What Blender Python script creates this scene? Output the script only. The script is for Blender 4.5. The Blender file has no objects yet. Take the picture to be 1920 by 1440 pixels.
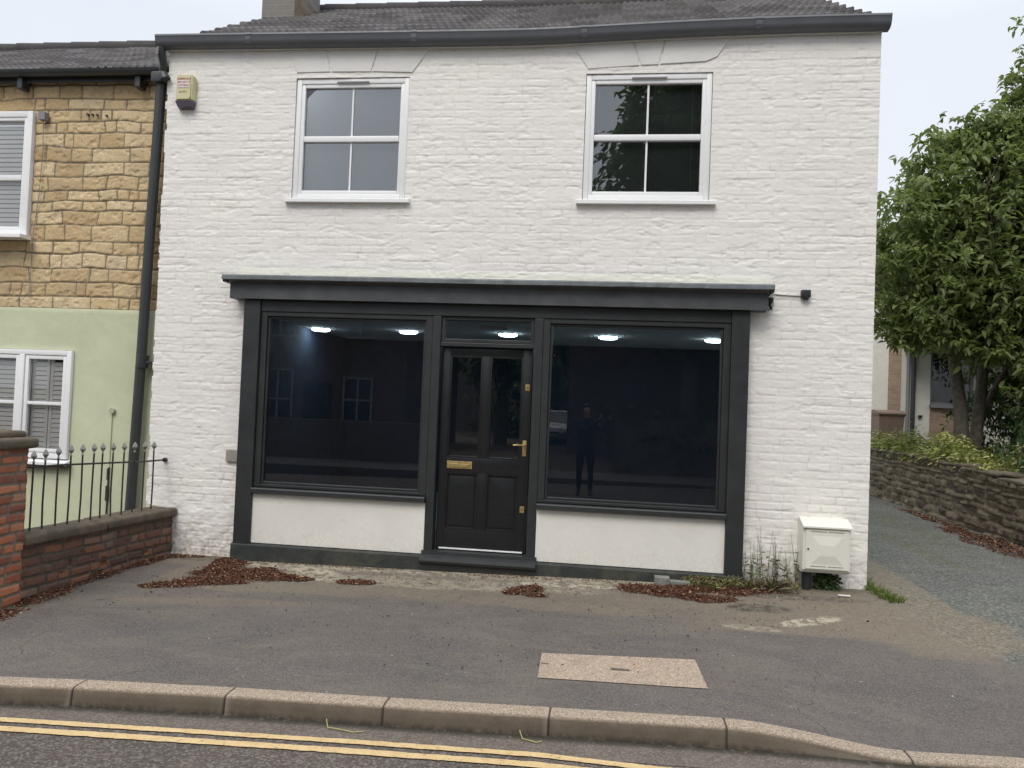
import bpy, bmesh, math, random
import numpy as np
from mathutils import Vector, Matrix
random.seed(7); RNG = np.random.default_rng(11)
S = bpy.context.scene
COL = S.collection
rad = math.radians

# ------------------------------------------------------------------ camera
cam_d = bpy.data.cameras.new("camera"); cam = bpy.data.objects.new("camera", cam_d); COL.objects.link(cam)
cam_d.sensor_width = 36; cam_d.sensor_fit = 'HORIZONTAL'; cam_d.lens = 1420/1920*36
cam_d.clip_start = 0.05; cam_d.clip_end = 2000
RT = Vector((0.99129519, 0.1255248, 0.0397161)); UP = Vector((-0.0361421, -0.03062358, 0.99887734)); FW = Vector((-0.12660013, 0.99161773, 0.02582028))
m3 = Matrix((RT, UP, -FW)).transposed()
cam.matrix_world = Matrix.Translation((0, -7.2, 1.58)) @ m3.to_4x4()
S.camera = cam

# ------------------------------------------------------------------ sky, sun, exposure
SUN_EL, SUN_AZ = 51, 196          # azimuth clockwise from +Y (north): sun behind the camera
w = bpy.data.worlds.new("World"); S.world = w; w.use_nodes = True
nt = w.node_tree; nt.nodes.clear()
o_ = nt.nodes.new('ShaderNodeOutputWorld'); bg = nt.nodes.new('ShaderNodeBackground')
sky = nt.nodes.new('ShaderNodeTexSky'); sky.sky_type = 'NISHITA'; sky.sun_disc = False
sky.sun_elevation = rad(SUN_EL); sky.sun_rotation = rad(SUN_AZ); sky.air_density = 1; sky.dust_density = 3
tc = nt.nodes.new('ShaderNodeTexCoord'); nz = nt.nodes.new('ShaderNodeTexNoise')
nz.inputs['Scale'].default_value = 1.6; nz.inputs['Detail'].default_value = 4
nt.links.new(tc.outputs['Generated'], nz.inputs['Vector'])
cr = nt.nodes.new('ShaderNodeValToRGB'); cr.color_ramp.elements[0].position = .3; cr.color_ramp.elements[1].position = .75
cr.color_ramp.elements[0].color = (.765, .835, .95, 1); cr.color_ramp.elements[1].color = (.90, .94, .99, 1)
nt.links.new(nz.outputs[0], cr.inputs[0])
sc = nt.nodes.new('ShaderNodeVectorMath'); sc.operation = 'SCALE'; sx_ = nt.nodes.new('ShaderNodeSeparateXYZ'); nt.links.new(tc.outputs['Generated'], sx_.inputs[0])
mr = nt.nodes.new('ShaderNodeMapRange'); nt.links.new(sx_.outputs[2], mr.inputs[0]); mr.inputs[1].default_value = .42; mr.inputs[3].default_value = 9.1; mr.inputs[4].default_value = 21.0   # overcast sky is brightest overhead
nt.links.new(mr.outputs[0], sc.inputs['Scale'])
nt.links.new(cr.outputs[0], sc.inputs[0])
mx = nt.nodes.new('ShaderNodeMix'); mx.data_type = 'RGBA'; mx.inputs[0].default_value = .93     # thick cloud layer in front of the clear sky
nt.links.new(sky.outputs[0], mx.inputs[6]); nt.links.new(sc.outputs[0], mx.inputs[7])
nt.links.new(mx.outputs[2], bg.inputs['Color']); bg.inputs['Strength'].default_value = 0.10
nt.links.new(bg.outputs[0], o_.inputs[0])
sd = bpy.data.lights.new("sun", 'SUN'); so = bpy.data.objects.new("sun", sd); COL.objects.link(so)
sd.energy = 1.5; sd.angle = rad(26); sd.color = (1, .93, .84)
a, e = rad(SUN_AZ), rad(SUN_EL)
sv = Vector((math.sin(a)*math.cos(e), math.cos(a)*math.cos(e), math.sin(e)))
so.rotation_euler = sv.to_track_quat('Z', 'Y').to_euler()
S.view_settings.view_transform = 'Standard'; S.view_settings.look = 'None'
S.view_settings.exposure = 0.18; S.view_settings.gamma = 1
S.render.engine = 'CYCLES'

# ------------------------------------------------------------------ node helper
class NM:
    def __init__(s, name, rough=.8, spec=.5):
        s.m = bpy.data.materials.new(name); s.m.use_nodes = True; s.t = s.m.node_tree
        s.b = s.t.nodes['Principled BSDF']; s.out = s.t.nodes['Material Output']
        s.b.inputs['Roughness'].default_value = rough; s.b.inputs['Specular IOR Level'].default_value = spec
        s.co = s.t.nodes.new('ShaderNodeNewGeometry').outputs['Position']
    def n(s, ty, props=None, **inp):
        nd = s.t.nodes.new(ty)
        for k, v in (props or {}).items(): setattr(nd, k, v)
        for k, v in inp.items():
            k2 = int(k[1:]) if k[0] == 'i' and k[1:].isdigit() else k.replace('_', ' ')
            s.set(nd.inputs[k2], v)
        return nd
    def set(s, sock, v):
        if isinstance(v, bpy.types.NodeSocket): s.t.links.new(v, sock)
        elif isinstance(v, tuple) and len(v) == 3 and sock.type == 'RGBA': sock.default_value = (*v, 1)
        else: sock.default_value = v
    def noise(s, scale, detail=3, rough=.55, vec=None, dist=0):
        return s.n('ShaderNodeTexNoise', Vector=vec or s.co, Scale=scale, Detail=detail, Roughness=rough, Distortion=dist).outputs[0]
    def voro(s, scale, feature='F1', vec=None):
        return s.n('ShaderNodeTexVoronoi', dict(feature=feature), Vector=vec or s.co, Scale=scale)
    def map(s, scale):
        return s.n('ShaderNodeMapping', i0=s.co, i3=scale).outputs[0]
    def ramp(s, fac, *stops):
        nd = s.n('ShaderNodeValToRGB', i0=fac); r = nd.color_ramp
        while len(r.elements) > len(stops): r.elements.remove(r.elements[-1])
        while len(r.elements) < len(stops): r.elements.new(.5)
        for el, (p, c) in zip(r.elements, stops):
            el.position = p; c = c if isinstance(c, tuple) else (c, c, c); el.color = (*c, 1)
        return nd.outputs[0]
    def mix(s, fac, a, b, mode='MIX'):
        nd = s.n('ShaderNodeMix', dict(data_type='RGBA', blend_type=mode)); s.set(nd.inputs[0], fac); s.set(nd.inputs[6], a); s.set(nd.inputs[7], b); return nd.outputs[2]
    def math(s, op, a, b=0.):
        nd = s.n('ShaderNodeMath', dict(operation=op)); s.set(nd.inputs[0], a); s.set(nd.inputs[1], b); return nd.outputs[0]
    def attr(s, name): return s.n('ShaderNodeAttribute', dict(attribute_name=name)).outputs['Fac']
    def base(s, c): s.set(s.b.inputs['Base Color'], c)
    def rough(s, c): s.set(s.b.inputs['Roughness'], c)
    def bump(s, h, strength=.3, dist=.01):
        prev = s.b.inputs['Normal'].links
        nd = s.n('ShaderNodeBump', Height=h, Strength=strength, Distance=dist)
        if prev: s.t.links.new(prev[0].from_socket, nd.inputs['Normal'])
        s.t.links.new(nd.outputs[0], s.b.inputs['Normal'])

def simple(name, col, rough=.7, var=.12, vs=6, bump=.15, bs=90, spec=.4, dist=.003, metal=0, dirt=None):
    k = NM(name, rough, spec)
    lo = tuple(c*(1-var) for c in col); hi = tuple(min(1, c*(1+var)) for c in col)
    c = k.ramp(k.noise(vs, 5, .65), (.3, lo), (.7, hi))
    if dirt: c = k.mix(k.ramp(k.noise(vs*.6, 6, .7), (.5, 0.), (.75, dirt[1])), c, dirt[0])
    k.base(c); k.rough(k.ramp(k.noise(vs*3, 3), (.3, rough*.85), (.7, min(1, rough*1.12))))
    if bump: k.bump(k.noise(bs, 3, .6), bump, dist)
    k.b.inputs['Metallic'].default_value = metal
    return k.m

# ------------------------------------------------------------------ object helpers
BASE = {}
def tag(o, label=None, cat=None, group=None, kind=None):
    if label: o['label'] = label
    if cat: o['category'] = cat
    if group: o['group'] = group
    if kind: o['kind'] = kind
    return o
def thing(name, loc, label, cat, group=None):
    o = bpy.data.objects.new(name, None); COL.objects.link(o); o.location = loc; BASE[o.name] = Vector(loc); o.empty_display_size = .1
    return tag(o, label, cat, group)
def link(name, me, mat, parent=None, loc=None):
    o = bpy.data.objects.new(name, me); COL.objects.link(o)
    for m in (mat if isinstance(mat, (list, tuple)) else [mat]): me.materials.append(m)
    b = BASE[parent.name] if parent else Vector(loc or (0, 0, 0))
    BASE[o.name] = b
    if b.length > 0: me.transform(Matrix.Translation(-b))
    if parent: o.parent = parent
    else: o.location = b
    return o
class MB:
    """collects verts / faces in world coordinates"""
    def __init__(s): s.v = []; s.f = []; s.mi = []
    def add(s, vs, fs, mi=0):
        k = len(s.v); s.v += [tuple(p) for p in vs]; s.f += [tuple(i+k for i in f) for f in fs]; s.mi += [mi]*len(fs); return s
    def box(s, x0, x1, y0, y1, z0, z1, bev=0., mi=0):
        x0, x1 = min(x0, x1), max(x0, x1); y0, y1 = min(y0, y1), max(y0, y1); z0, z1 = min(z0, z1), max(z0, z1)
        if bev <= 0:
            V = [(x, y, z) for z in (z0, z1) for y in (y0, y1) for x in (x0, x1)]
            F = [(0, 2, 3, 1), (4, 5, 7, 6), (0, 1, 5, 4), (2, 6, 7, 3), (0, 4, 6, 2), (1, 3, 7, 5)]
            return s.add(V, F, mi)
        bm = bmesh.new(); bmesh.ops.create_cube(bm, size=1)
        bmesh.ops.scale(bm, vec=(x1-x0, y1-y0, z1-z0), verts=bm.verts)
        bmesh.ops.translate(bm, vec=((x0+x1)/2, (y0+y1)/2, (z0+z1)/2), verts=bm.verts)
        bev = min(bev, .45*min(x1-x0, y1-y0, z1-z0))
        bmesh.ops.bevel(bm, geom=bm.edges[:], offset=bev, segments=2, affect='EDGES', profile=.6)
        s.bm(bm, mi); bm.free(); return s
    def bm(s, bm, mi=0):
        bm.verts.index_update(); s.add([v.co[:] for v in bm.verts], [[v.index for v in f.verts] for f in bm.faces], mi)
    def prism(s, poly, axis, a, b, mi=0):
        """poly: 2D points; axis 'x': (y,z) poly, 'y': (x,z) poly, 'z': (x,y)"""
        def P(p, t): return {'x': (t, p[0], p[1]), 'y': (p[0], t, p[1]), 'z': (p[0], p[1], t)}[axis]
        n = len(poly); V = [P(p, a) for p in poly]+[P(p, b) for p in poly]
        F = [tuple(range(n))[::-1], tuple(range(n, 2*n))]+[(i, (i+1) % n, n+(i+1) % n, n+i) for i in range(n)]
        return s.add(V, F, mi)
    def tube(s, pts, r, seg=10, mi=0, cap=True):
        pts = [Vector(p) for p in pts]; r = r if isinstance(r, (list, tuple)) else [r]*len(pts)
        V = []; F = []; t0 = (pts[1]-pts[0]).normalized(); ref = Vector((0, 0, 1)) if abs(t0.z) < .9 else Vector((1, 0, 0))
        x = t0.cross(ref).normalized()
        for i, p in enumerate(pts):
            t = (pts[min(i+1, len(pts)-1)]-pts[max(i-1, 0)]).normalized()
            x = (x-t*x.dot(t)).normalized(); y = t.cross(x)
            for j in range(seg):
                a = 2*math.pi*j/seg; V.append(p+(x*math.cos(a)+y*math.sin(a))*r[i])
        for i in range(len(pts)-1):
            for j in range(seg):
                k = (j+1) % seg; F.append((i*seg+j, i*seg+k, (i+1)*seg+k, (i+1)*seg+j))
        if cap: F += [tuple(range(seg))[::-1], tuple(range((len(pts)-1)*seg, len(pts)*seg))]
        return s.add(V, F, mi)
    def lathe(s, c, prof, seg=20, mi=0, sx=1, sy=1):
        V = []; F = []
        for (r, z) in prof:
            for j in range(seg):
                a = 2*math.pi*j/seg; V.append((c[0]+r*math.cos(a)*sx, c[1]+r*math.sin(a)*sy, c[2]+z))
        for i in range(len(prof)-1):
            for j in range(seg):
                k = (j+1) % seg; F.append((i*seg+j, i*seg+k, (i+1)*seg+k, (i+1)*seg+j))
        F += [tuple(range(seg))[::-1], tuple(range((len(prof)-1)*seg, len(prof)*seg))]
        return s.add(V, F, mi)
    def frame(s, x0, x1, z0, z1, t, y0, y1, bev=.004, tb=None, tt=None):
        """rectangular ring in XZ; pieces butt end to end"""
        tb = t if tb is None else tb; tt = t if tt is None else tt
        s.box(x0, x0+t, y0, y1, z0, z1, bev); s.box(x1-t, x1, y0, y1, z0, z1, bev)
        s.box(x0+t, x1-t, y0+.001, y1-.001, z1-tt, z1-.0005, bev); s.box(x0+t, x1-t, y0+.001, y1-.001, z0+.0005, z0+tb, bev)
        return s
    def build(s, name, mat, parent=None, loc=None, smooth=None):
        me = bpy.data.meshes.new(name); me.from_pydata(s.v, [], s.f)
        me.polygons.foreach_set('material_index', s.mi)
        if smooth is not None: me.shade_smooth(); me.set_sharp_from_angle(angle=rad(smooth))
        me.update(); return link(name, me, mat, parent, loc)

# value noise -------------------------------------------------------
def vn(u, v, scale, seed=0):
    r = np.random.default_rng(seed).random((257, 257)); x = np.asarray(u)*scale+1000.3; y = np.asarray(v)*scale+1000.7
    xi = np.floor(x).astype(int); yi = np.floor(y).astype(int); fx = x-xi; fy = y-yi
    fx = fx*fx*(3-2*fx); fy = fy*fy*(3-2*fy); xi %= 256; yi %= 256
    a = r[xi, yi]; b = r[xi+1, yi]; c = r[xi, yi+1]; d = r[xi+1, yi+1]
    return (a*(1-fx)+b*fx)*(1-fy)+(c*(1-fx)+d*fx)*fy*1.0
def fbm(u, v, scale, seed=0, oct=4, g=.5):
    t = 0; w_ = 0; am = 1
    for i in range(oct): t = t+am*vn(u, v, scale*2**i, seed+i); w_ += am; am *= g
    return t/w_
def sst(x, a, b):
    t = np.clip((x-a)/(b-a), 0, 1); return t*t*(3-2*t)

def hf(name, O, U, V, Nn, us, vs, H, mat, parent=None, attrs=None, mask=None, extra=None, loc=None, W=None):
    """relief surface: grid of points O + U*u + V*v + N*h, with point attributes"""
    O, U, V, Nn = [np.array(k, float) for k in (O, U, V, Nn)]
    gu, gv = np.meshgrid(us, vs, indexing='ij')
    P = O+gu[..., None]*U+gv[..., None]*V+H[..., None]*Nn
    if W is not None: P = P+W
    nu, nv = len(us), len(vs); P = P.reshape(-1, 3)
    i, j = np.meshgrid(np.arange(nu-1), np.arange(nv-1), indexing='ij')
    if mask is not None: i, j = i[mask], j[mask]
    i, j = i.ravel(), j.ravel()
    F = np.stack([i*nv+j, (i+1)*nv+j, (i+1)*nv+j+1, i*nv+j+1], 1)
    if np.dot(np.cross(U, V), Nn) < 0: F = F[:, ::-1]
    used = np.zeros(len(P), bool); used[F.ravel()] = True; idx = np.cumsum(used)-1
    P = P[used]; F = idx[F]; n0 = len(P)
    if extra is not None:
        P = np.vstack([P, np.array(extra.v, float)]); F = np.vstack([F, np.array(extra.f)+n0])
    me = bpy.data.meshes.new(name); me.vertices.add(len(P)); me.vertices.foreach_set('co', P.ravel())
    me.loops.add(F.size); me.loops.foreach_set('vertex_index', F.ravel())
    me.polygons.add(len(F)); me.polygons.foreach_set('loop_start', np.arange(0, F.size, 4)); me.polygons.foreach_set('loop_total', np.full(len(F), 4))
    me.update(calc_edges=True); me.shade_smooth()
    if extra is not None:
        sh = np.zeros(len(F), bool); sh[:] = True; sh[-len(extra.f):] = False; me.polygons.foreach_set('use_smooth', sh)
    for k, A in (attrs or {}).items():
        at = me.attributes.new(k, 'FLOAT', 'POINT'); d = np.zeros(len(P), np.float32); d[:n0] = A.ravel()[used]; at.data.foreach_set('value', d)
    return link(name, me, mat, parent, loc)

def masonry(u, v, heights, widths, joint, bevel, seed=0, warp=.006, wscale=6):
    """brick pattern: returns relief 0..1, random id per brick, distance to joint"""
    rg = np.random.default_rng(seed)
    u2 = u+(vn(u, v, wscale, seed+5)-.5)*warp*2; v2 = v+(vn(u, v, wscale*.7, seed+9)-.5)*warp*2
    v0, v1 = v.min()-.3, v.max()+.3; ys = [v0]
    while ys[-1] < v1: ys.append(ys[-1]+rg.choice(heights)*(1+rg.uniform(-.05, .05)))
    ys = np.array(ys); r = np.searchsorted(ys, v2, side='right')-1; r = np.clip(r, 0, len(ys)-2)
    dv = np.minimum(v2-ys[r], ys[r+1]-v2); rel = np.zeros_like(u); rid = np.zeros_like(u); dd = np.zeros_like(u)
    u0, u1 = u.min()-.6, u.max()+.6; rz = np.zeros_like(u)
    for k in range(len(ys)-1):
        m = r == k
        xs = [u0-rg.uniform(0, .3)]
        while xs[-1] < u1:
            xs.append(xs[-1]+rg.choice(widths)*(1+rg.uniform(-.12, .12)))
        xs = np.array(xs); ids = rg.random(len(xs)); i2 = rg.random(len(xs))
        if not m.any(): continue
        q = np.clip(np.searchsorted(xs, u2[m], side='right')-1, 0, len(xs)-2)
        du = np.minimum(u2[m]-xs[q], xs[q+1]-u2[m]); a = du-joint/2; b = dv[m]-joint/2
        R = bevel; ax = np.clip(R-a, 0, None); bx = np.clip(R-b, 0, None); dist = R-np.sqrt(ax*ax+bx*bx)
        rel[m] = sst(dist, 0, R); rid[m] = ids[q]; dd[m] = dist; rz[m] = i2[q]
    return rel, rid, rz
def grid(a, b, st, snaps=()):
    g = list(np.arange(a, b, st))+[b]+[q for q in snaps if a < q < b]
    g = sorted(g); out = [g[0]]
    for x in g[1:]:
        if x-out[-1] > st*.35: out.append(x)
        elif x in snaps: out[-1] = x
    return np.array(out)

def fast(name, pos, dirs, nor, L, Wd, mat, parent=None, loc=None, droop=.25, fold=.25, rid=None, shape='leaf', kind=None):
    """vectorised leaves: pos, dirs (unit), nor (approx normal), L, Wd arrays"""
    n = len(pos); dirs = dirs/np.linalg.norm(dirs, axis=1)[:, None]
    side = np.cross(dirs, nor); side /= np.linalg.norm(side, axis=1)[:, None]+1e-9; up = np.cross(side, dirs)
    if shape == 'leaf':
        T = [(0, 0, 0), (.28, .42, 1), (.28, 0, 0), (.28, -.42, 1), (.65, .38, 1), (.65, 0, 0), (.65, -.38, 1), (1, 0, 0)]
        F = [(0, 2, 1), (0, 3, 2), (1, 2, 5, 4), (2, 3, 6, 5), (4, 5, 7), (5, 6, 7)]
    elif shape == 'blade':
        T = [(0, .5, 0), (0, -.5, 0), (.35, .42, 0), (.35, -.42, 0), (.7, .28, 0), (.7, -.28, 0), (1, 0, 0)]
        F = [(0, 1, 3, 2), (2, 3, 5, 4), (4, 5, 6)]
    else:
        T = [(0, .1, 0), (0, -.1, 0), (.5, .5, 1), (.5, -.5, 1), (1, .05, 0), (1, -.05, 0)]
        F = [(0, 1, 3, 2), (2, 3, 5, 4)]
    T = np.array(T); k = len(T); dr = droop if isinstance(droop, np.ndarray) else np.full(n, droop)
    P = (pos[:, None]+dirs[:, None]*(L[:, None, None]*T[None, :, 0:1])+side[:, None]*(Wd[:, None, None]*T[None, :, 1:2])
         + up[:, None]*(Wd[:, None, None]*T[None, :, 2:3]*fold))
    P[:, :, 2] -= (dr*L)[:, None]*T[None, :, 0]**2
    me = bpy.data.meshes.new(name); me.vertices.add(n*k); me.vertices.foreach_set('co', P.ravel())
    lt = np.array([len(f) for f in F]); lv = np.concatenate([np.array(f) for f in F])
    LV = (lv[None]+np.arange(n)[:, None]*k).ravel(); LT = np.tile(lt, n); LS = np.concatenate([[0], np.cumsum(LT)[:-1]])
    me.loops.add(len(LV)); me.loops.foreach_set('vertex_index', LV); me.polygons.add(len(LT))
    me.polygons.foreach_set('loop_start', LS); me.polygons.foreach_set('loop_total', LT); me.update(calc_edges=True); me.shade_smooth()
    at = me.attributes.new('rid', 'FLOAT', 'POINT'); r = rid if rid is not None else RNG.random(n); at.data.foreach_set('value', np.repeat(r, k).astype(np.float32))
    o = link(name, me, mat, parent, loc)
    if kind: o['kind'] = kind
    return o
def rdir(n, zlo=-1, zhi=1):
    a = RNG.random(n)*2*np.pi; z = RNG.uniform(zlo, zhi, n); s = np.sqrt(1-z*z); return np.stack([s*np.cos(a), s*np.sin(a), z], 1)

# ------------------------------------------------------------------ materials
def m_white():
    k = NM('painted_brick_white', .55, .35)
    big = k.noise(.9, 5, .6); md = k.noise(5, 5, .7)
    c = k.ramp(big, (.3, (.775, .742, .705)), (.5, (.805, .775, .735)), (.7, (.82, .80, .74)))
    c = k.mix(k.ramp(md, (.5, 0.), (.72, .35)), c, (.70, .655, .62))
    c = k.mix(k.math('MULTIPLY', k.attr('jt'), k.ramp(k.noise(9, 4), (.40, .05), (.68, .55))), c, (.40, .38, .34))
    c = k.mix(k.ramp(k.noise(2.6, 7, .75, vec=k.map((1., 1., .22))), (.56, 0.), (.72, .22)), c, (.55, .52, .44))
    z = k.n('ShaderNodeSeparateXYZ', i0=k.co).outputs[2]
    low = k.ramp(k.math('ADD', z, k.math('MULTIPLY', k.noise(9, 5, .7), .5)), (.16, .75), (.55, 0.))
    c = k.mix(k.math('MULTIPLY', low, k.ramp(k.noise(22, 4, .7), (.42, 0.), (.6, 1.))), c, (.30, .24, .19))
    xz = k.n('ShaderNodeSeparateXYZ', i0=k.co).outputs[0]      # fresh cream paint brushed just above the shopfront
    zz = k.math('ADD', z, k.math('MULTIPLY', k.noise(7, 4, .6), .10))
    band = k.math('MULTIPLY', k.math('GREATER_THAN', zz, 2.78), k.math('LESS_THAN', zz, 2.885))
    band = k.math('MULTIPLY', band, k.math('LESS_THAN', k.math('ABSOLUTE', k.math('ADD', xz, 1.17)), 2.55))
    c = k.mix(k.math('MULTIPLY', band, .8), c, (.84, .83, .72))
    k.base(c); k.bump(k.noise(60, 5, .7), .3, .006); k.bump(k.noise(260, 2, .5), .12, .002)
    return k.m
M_WHITE = m_white()
def m_plaster(name, col, stain, amt=.5):
    k = NM(name, .7, .3)
    c = k.ramp(k.noise(1.6, 6, .65), (.3, tuple(x*.9 for x in col)), (.7, tuple(min(.9, x*1.06) for x in col)))
    c = k.mix(k.ramp(k.noise(3.2, 8, .72, dist=.6), (.50, 0.), (.72, amt)), c, stain)
    c = k.mix(k.ramp(k.noise(40, 3, .7), (.62, 0.), (.8, .25)), c, stain)
    k.base(c); k.bump(k.noise(18, 5, .6), .25, .01); k.bump(k.noise(170, 3, .6), .2, .003); return k.m
def m_riser():
    k = NM('splashed_white_render', .7, .3)
    c = k.ramp(k.noise(1.6, 6, .65), (.3, (.70, .68, .62)), (.7, (.78, .76, .70)))
    z = k.n('ShaderNodeSeparateXYZ', i0=k.co).outputs[2]
    sp = k.math('MULTIPLY', k.ramp(k.math('ADD', z, k.math('MULTIPLY', k.noise(5, 5, .7), .25)), (.22, .9), (.50, 0.)), k.ramp(k.noise(35, 5, .75), (.46, 0.), (.62, 1.)))
    c = k.mix(k.math('MULTIPLY', sp, .3), c, (.42, .37, .30))
    c = k.mix(k.ramp(k.noise(6, 8, .8), (.60, 0.), (.68, .35)), c, (.50, .46, .38))
    k.base(c); k.bump(k.noise(18, 5, .6), .25, .01); k.bump(k.noise(170, 3, .6), .2, .003); return k.m
M_RISER = m_riser()
_M_OLD = m_plaster('smooth_white_render', (.72, .70, .65), (.55, .50, .42), .35)
M_GREEN = m_plaster('pale_green_render', (.57, .59, .405), (.49, .49, .35), .6)
M_CREAM = m_plaster('cream_render', (.74, .72, .66), (.42, .38, .32), .3)
def m_masonry(name, stops, mortar, patch=None, bsc=70, bst=.6, bd=.006, grit=.35, moss=None):
    k = NM(name, .88, .2)
    c = k.ramp(k.math('ADD', k.math('MULTIPLY', k.attr('rid'), .8), k.math('MULTIPLY', k.noise(9, 4, .6), .3)), *stops)
    c = k.mix(k.ramp(k.noise(75, 4, .75), (.45, 0.), (.7, grit)), c, tuple(x*.45 for x in stops[0][1]))
    c = k.mix(k.ramp(k.noise(120, 2, .6), (.55, 0.), (.75, grit*.6)), c, tuple(min(.8, x*1.5) for x in stops[-1][1]))
    if patch: c = k.mix(k.ramp(k.noise(2.3, 6, .7, dist=.5), (.52, 0.), (.70, patch[1])), c, patch[0])
    c = k.mix(k.ramp(k.attr('jt'), (.35, 0.), (.75, 1.)), c, k.ramp(k.noise(30, 4, .7), (.3, tuple(x*.7 for x in mortar)), (.7, tuple(x*1.25 for x in mortar))))
    if moss: c = k.mix(k.ramp(k.noise(4.5, 7, .75), (.56, 0.), (.68, moss[1])), c, moss[0])
    k.base(c); k.bump(k.noise(bsc, 6, .75), bst, bd); return k.m
M_SAND = m_masonry('ochre_sandstone', [(.1, (.50, .35, .185)), (.4, (.62, .455, .255)), (.7, (.69, .525, .305)), (.95, (.76, .60, .38))], (.27, .225, .155), ((.40, .33, .22), .6), 90, .9, .008, .45)
M_RED = m_masonry('red_brick', [(.1, (.21, .085, .06)), (.35, (.34, .12, .07)), (.6, (.48, .17, .085)), (.85, (.58, .23, .115)), (1., (.40, .26, .20))], (.21, .17, .135), ((.15, .11, .09), .6), 110, .8, .005, .4, ((.16, .16, .09), .35))
M_RED2 = m_masonry('weathered_red_brick', [(.1, (.10, .065, .052)), (.35, (.155, .085, .063)), (.6, (.22, .105, .068)), (.82, (.29, .13, .072)), (1., (.26, .21, .165))], (.115, .092, .072), ((.12, .093, .072), .9), 110, .8, .005, .4, ((.12, .12, .085), .4))
M_RUB = m_masonry('rubble_stone', [(.1, (.09, .07, .055)), (.4, (.135, .105, .08)), (.7, (.18, .145, .105)), (1., (.28, .225, .155))], (.23, .19, .13), ((.11, .10, .065), .6), 60, 1., .02, .5, ((.10, .115, .04), .5))
def m_roof():
    k = NM('roof_tile', .9, .15)
    c = k.ramp(k.attr('rid'), (.1, (.068, .062, .063)), (.5, (.092, .085, .086)), (.9, (.13, .121, .122)))
    c = k.mix(k.ramp(k.noise(40, 5, .75), (.55, 0.), (.75, .55)), c, (.26, .26, .23))
    c = k.mix(k.ramp(k.noise(2.2, 5, .7), (.5, 0.), (.75, .5)), c, (.12, .125, .095))
    k.base(c); k.bump(k.noise(110, 4, .7), .5, .006); return k.m
M_ROOF = m_roof()
def m_asph(name, base, aggr, sc=160, worn=True):
    k = NM(name, .92, .25)
    c = k.ramp(k.noise(.7, 6, .62), (.3, tuple(x*.86 for x in base)), (.7, tuple(x*1.12 for x in base)))
    c = k.mix(k.ramp(k.noise(1.7, 7, .7, dist=1.2, vec=k.map((.5, 1.2, 1))), (.46, 0.), (.60, .6)), c, (base[0]*1.38, base[1]*1.38, base[2]*1.22))
    c = k.mix(k.ramp(k.noise(1.1, 6, .7, dist=.6), (.52, 0.), (.68, .6)), c, (base[0]*.72, base[1]*.78, base[2]*.84))
    ck = k.n('ShaderNodeTexVoronoi', dict(feature='DISTANCE_TO_EDGE'), Vector=k.n('ShaderNodeVectorMath', dict(operation='ADD'), i0=k.co, i1=k.n('ShaderNodeVectorMath', dict(operation='SCALE'), i0=k.n('ShaderNodeTexNoise', Vector=k.co, Scale=2.5, Detail=6).outputs[1], Scale=.5).outputs[0]).outputs[0], Scale=.42).outputs[0]
    crk = k.math('MULTIPLY', k.math('LESS_THAN', ck, .0022), k.ramp(k.noise(.9, 3), (.5, 0.), (.56, .7)))
    c = k.mix(crk, c, tuple(x*.35 for x in base))
    c = k.mix(k.ramp(k.noise(3.5, 6, .7, dist=.8), (.5, 0.), (.75, .35)), c, tuple(x*1.3 for x in base))
    v = k.voro(sc); sp = v.outputs['Color']; hs = k.n('ShaderNodeSeparateColor', i0=sp).outputs[0]
    c = k.mix(k.ramp(hs, (.55, 0.), (.95, .6)), c, aggr)
    c = k.mix(k.ramp(hs, (.0, .55), (.3, 0.)), c, tuple(x*.4 for x in base))
    c = k.mix(k.ramp(k.noise(28, 2, .5), (.755, 0.), (.775, .7)), c, (.42, .40, .37)); c = k.mix(k.ramp(k.noise(22, 2, .5, vec=k.map((1, 1.7, 1.3))), (.70, 0.), (.74, .8)), c, (.06, .055, .05))
    c = k.mix(k.ramp(k.noise(5, 8, .8, vec=k.map((.5, 2, 1))), (.665, 0.), (.70, .5)), c, (.36, .33, .28))
    if worn:
        wn = k.attr('worn'); wn2 = k.math('MULTIPLY', wn, k.ramp(k.noise(11, 7, .75), (.38, 0.), (.58, 1.)))
        c = k.mix(k.math('MULTIPLY', wn, .6), c, (.185, .155, .112))
        c = k.mix(k.math('MULTIPLY', wn2, .6), c, k.ramp(hs, (.2, (.11, .088, .062)), (.8, (.28, .235, .17))))
        pl = k.attr('pale'); p2 = k.math('MULTIPLY', pl, k.ramp(k.noise(13, 8, .8, dist=.5), (.46, 0.), (.53, 1.)))
        c = k.mix(k.math('MULTIPLY', p2, .85), c, k.ramp(k.noise(60, 3), (.3, (.33, .29, .21)), (.7, (.52, .47, .35))))
        dk = k.math('MULTIPLY', k.attr('dark'), k.ramp(k.noise(13, 5, .7), (.35, 0.), (.6, 1.)))
        c = k.mix(k.math('MULTIPLY', dk, .85), c, (.055, .048, .04))
        gr = k.math('MULTIPLY', k.attr('moss'), k.ramp(k.noise(20, 5, .75), (.48, 0.), (.6, 1.)))
        c = k.mix(k.math('MULTIPLY', gr, .8), c, (.085, .095, .03))
    k.base(c); k.bump(v.outputs['Distance'], .35, .004); k.bump(k.noise(240, 3, .7), .4, .004); return k.m
M_PATH = m_asph('footpath_tarmac', (.116, .100, .089), (.192, .170, .152))
M_DRIVE = m_asph('driveway_chippings', (.098, .098, .086), (.25, .25, .23), 62)
M_ROAD = m_asph('road_tarmac', (.092, .074, .064), (.24, .215, .19), 90, worn=False)
M_KERB = None
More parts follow.
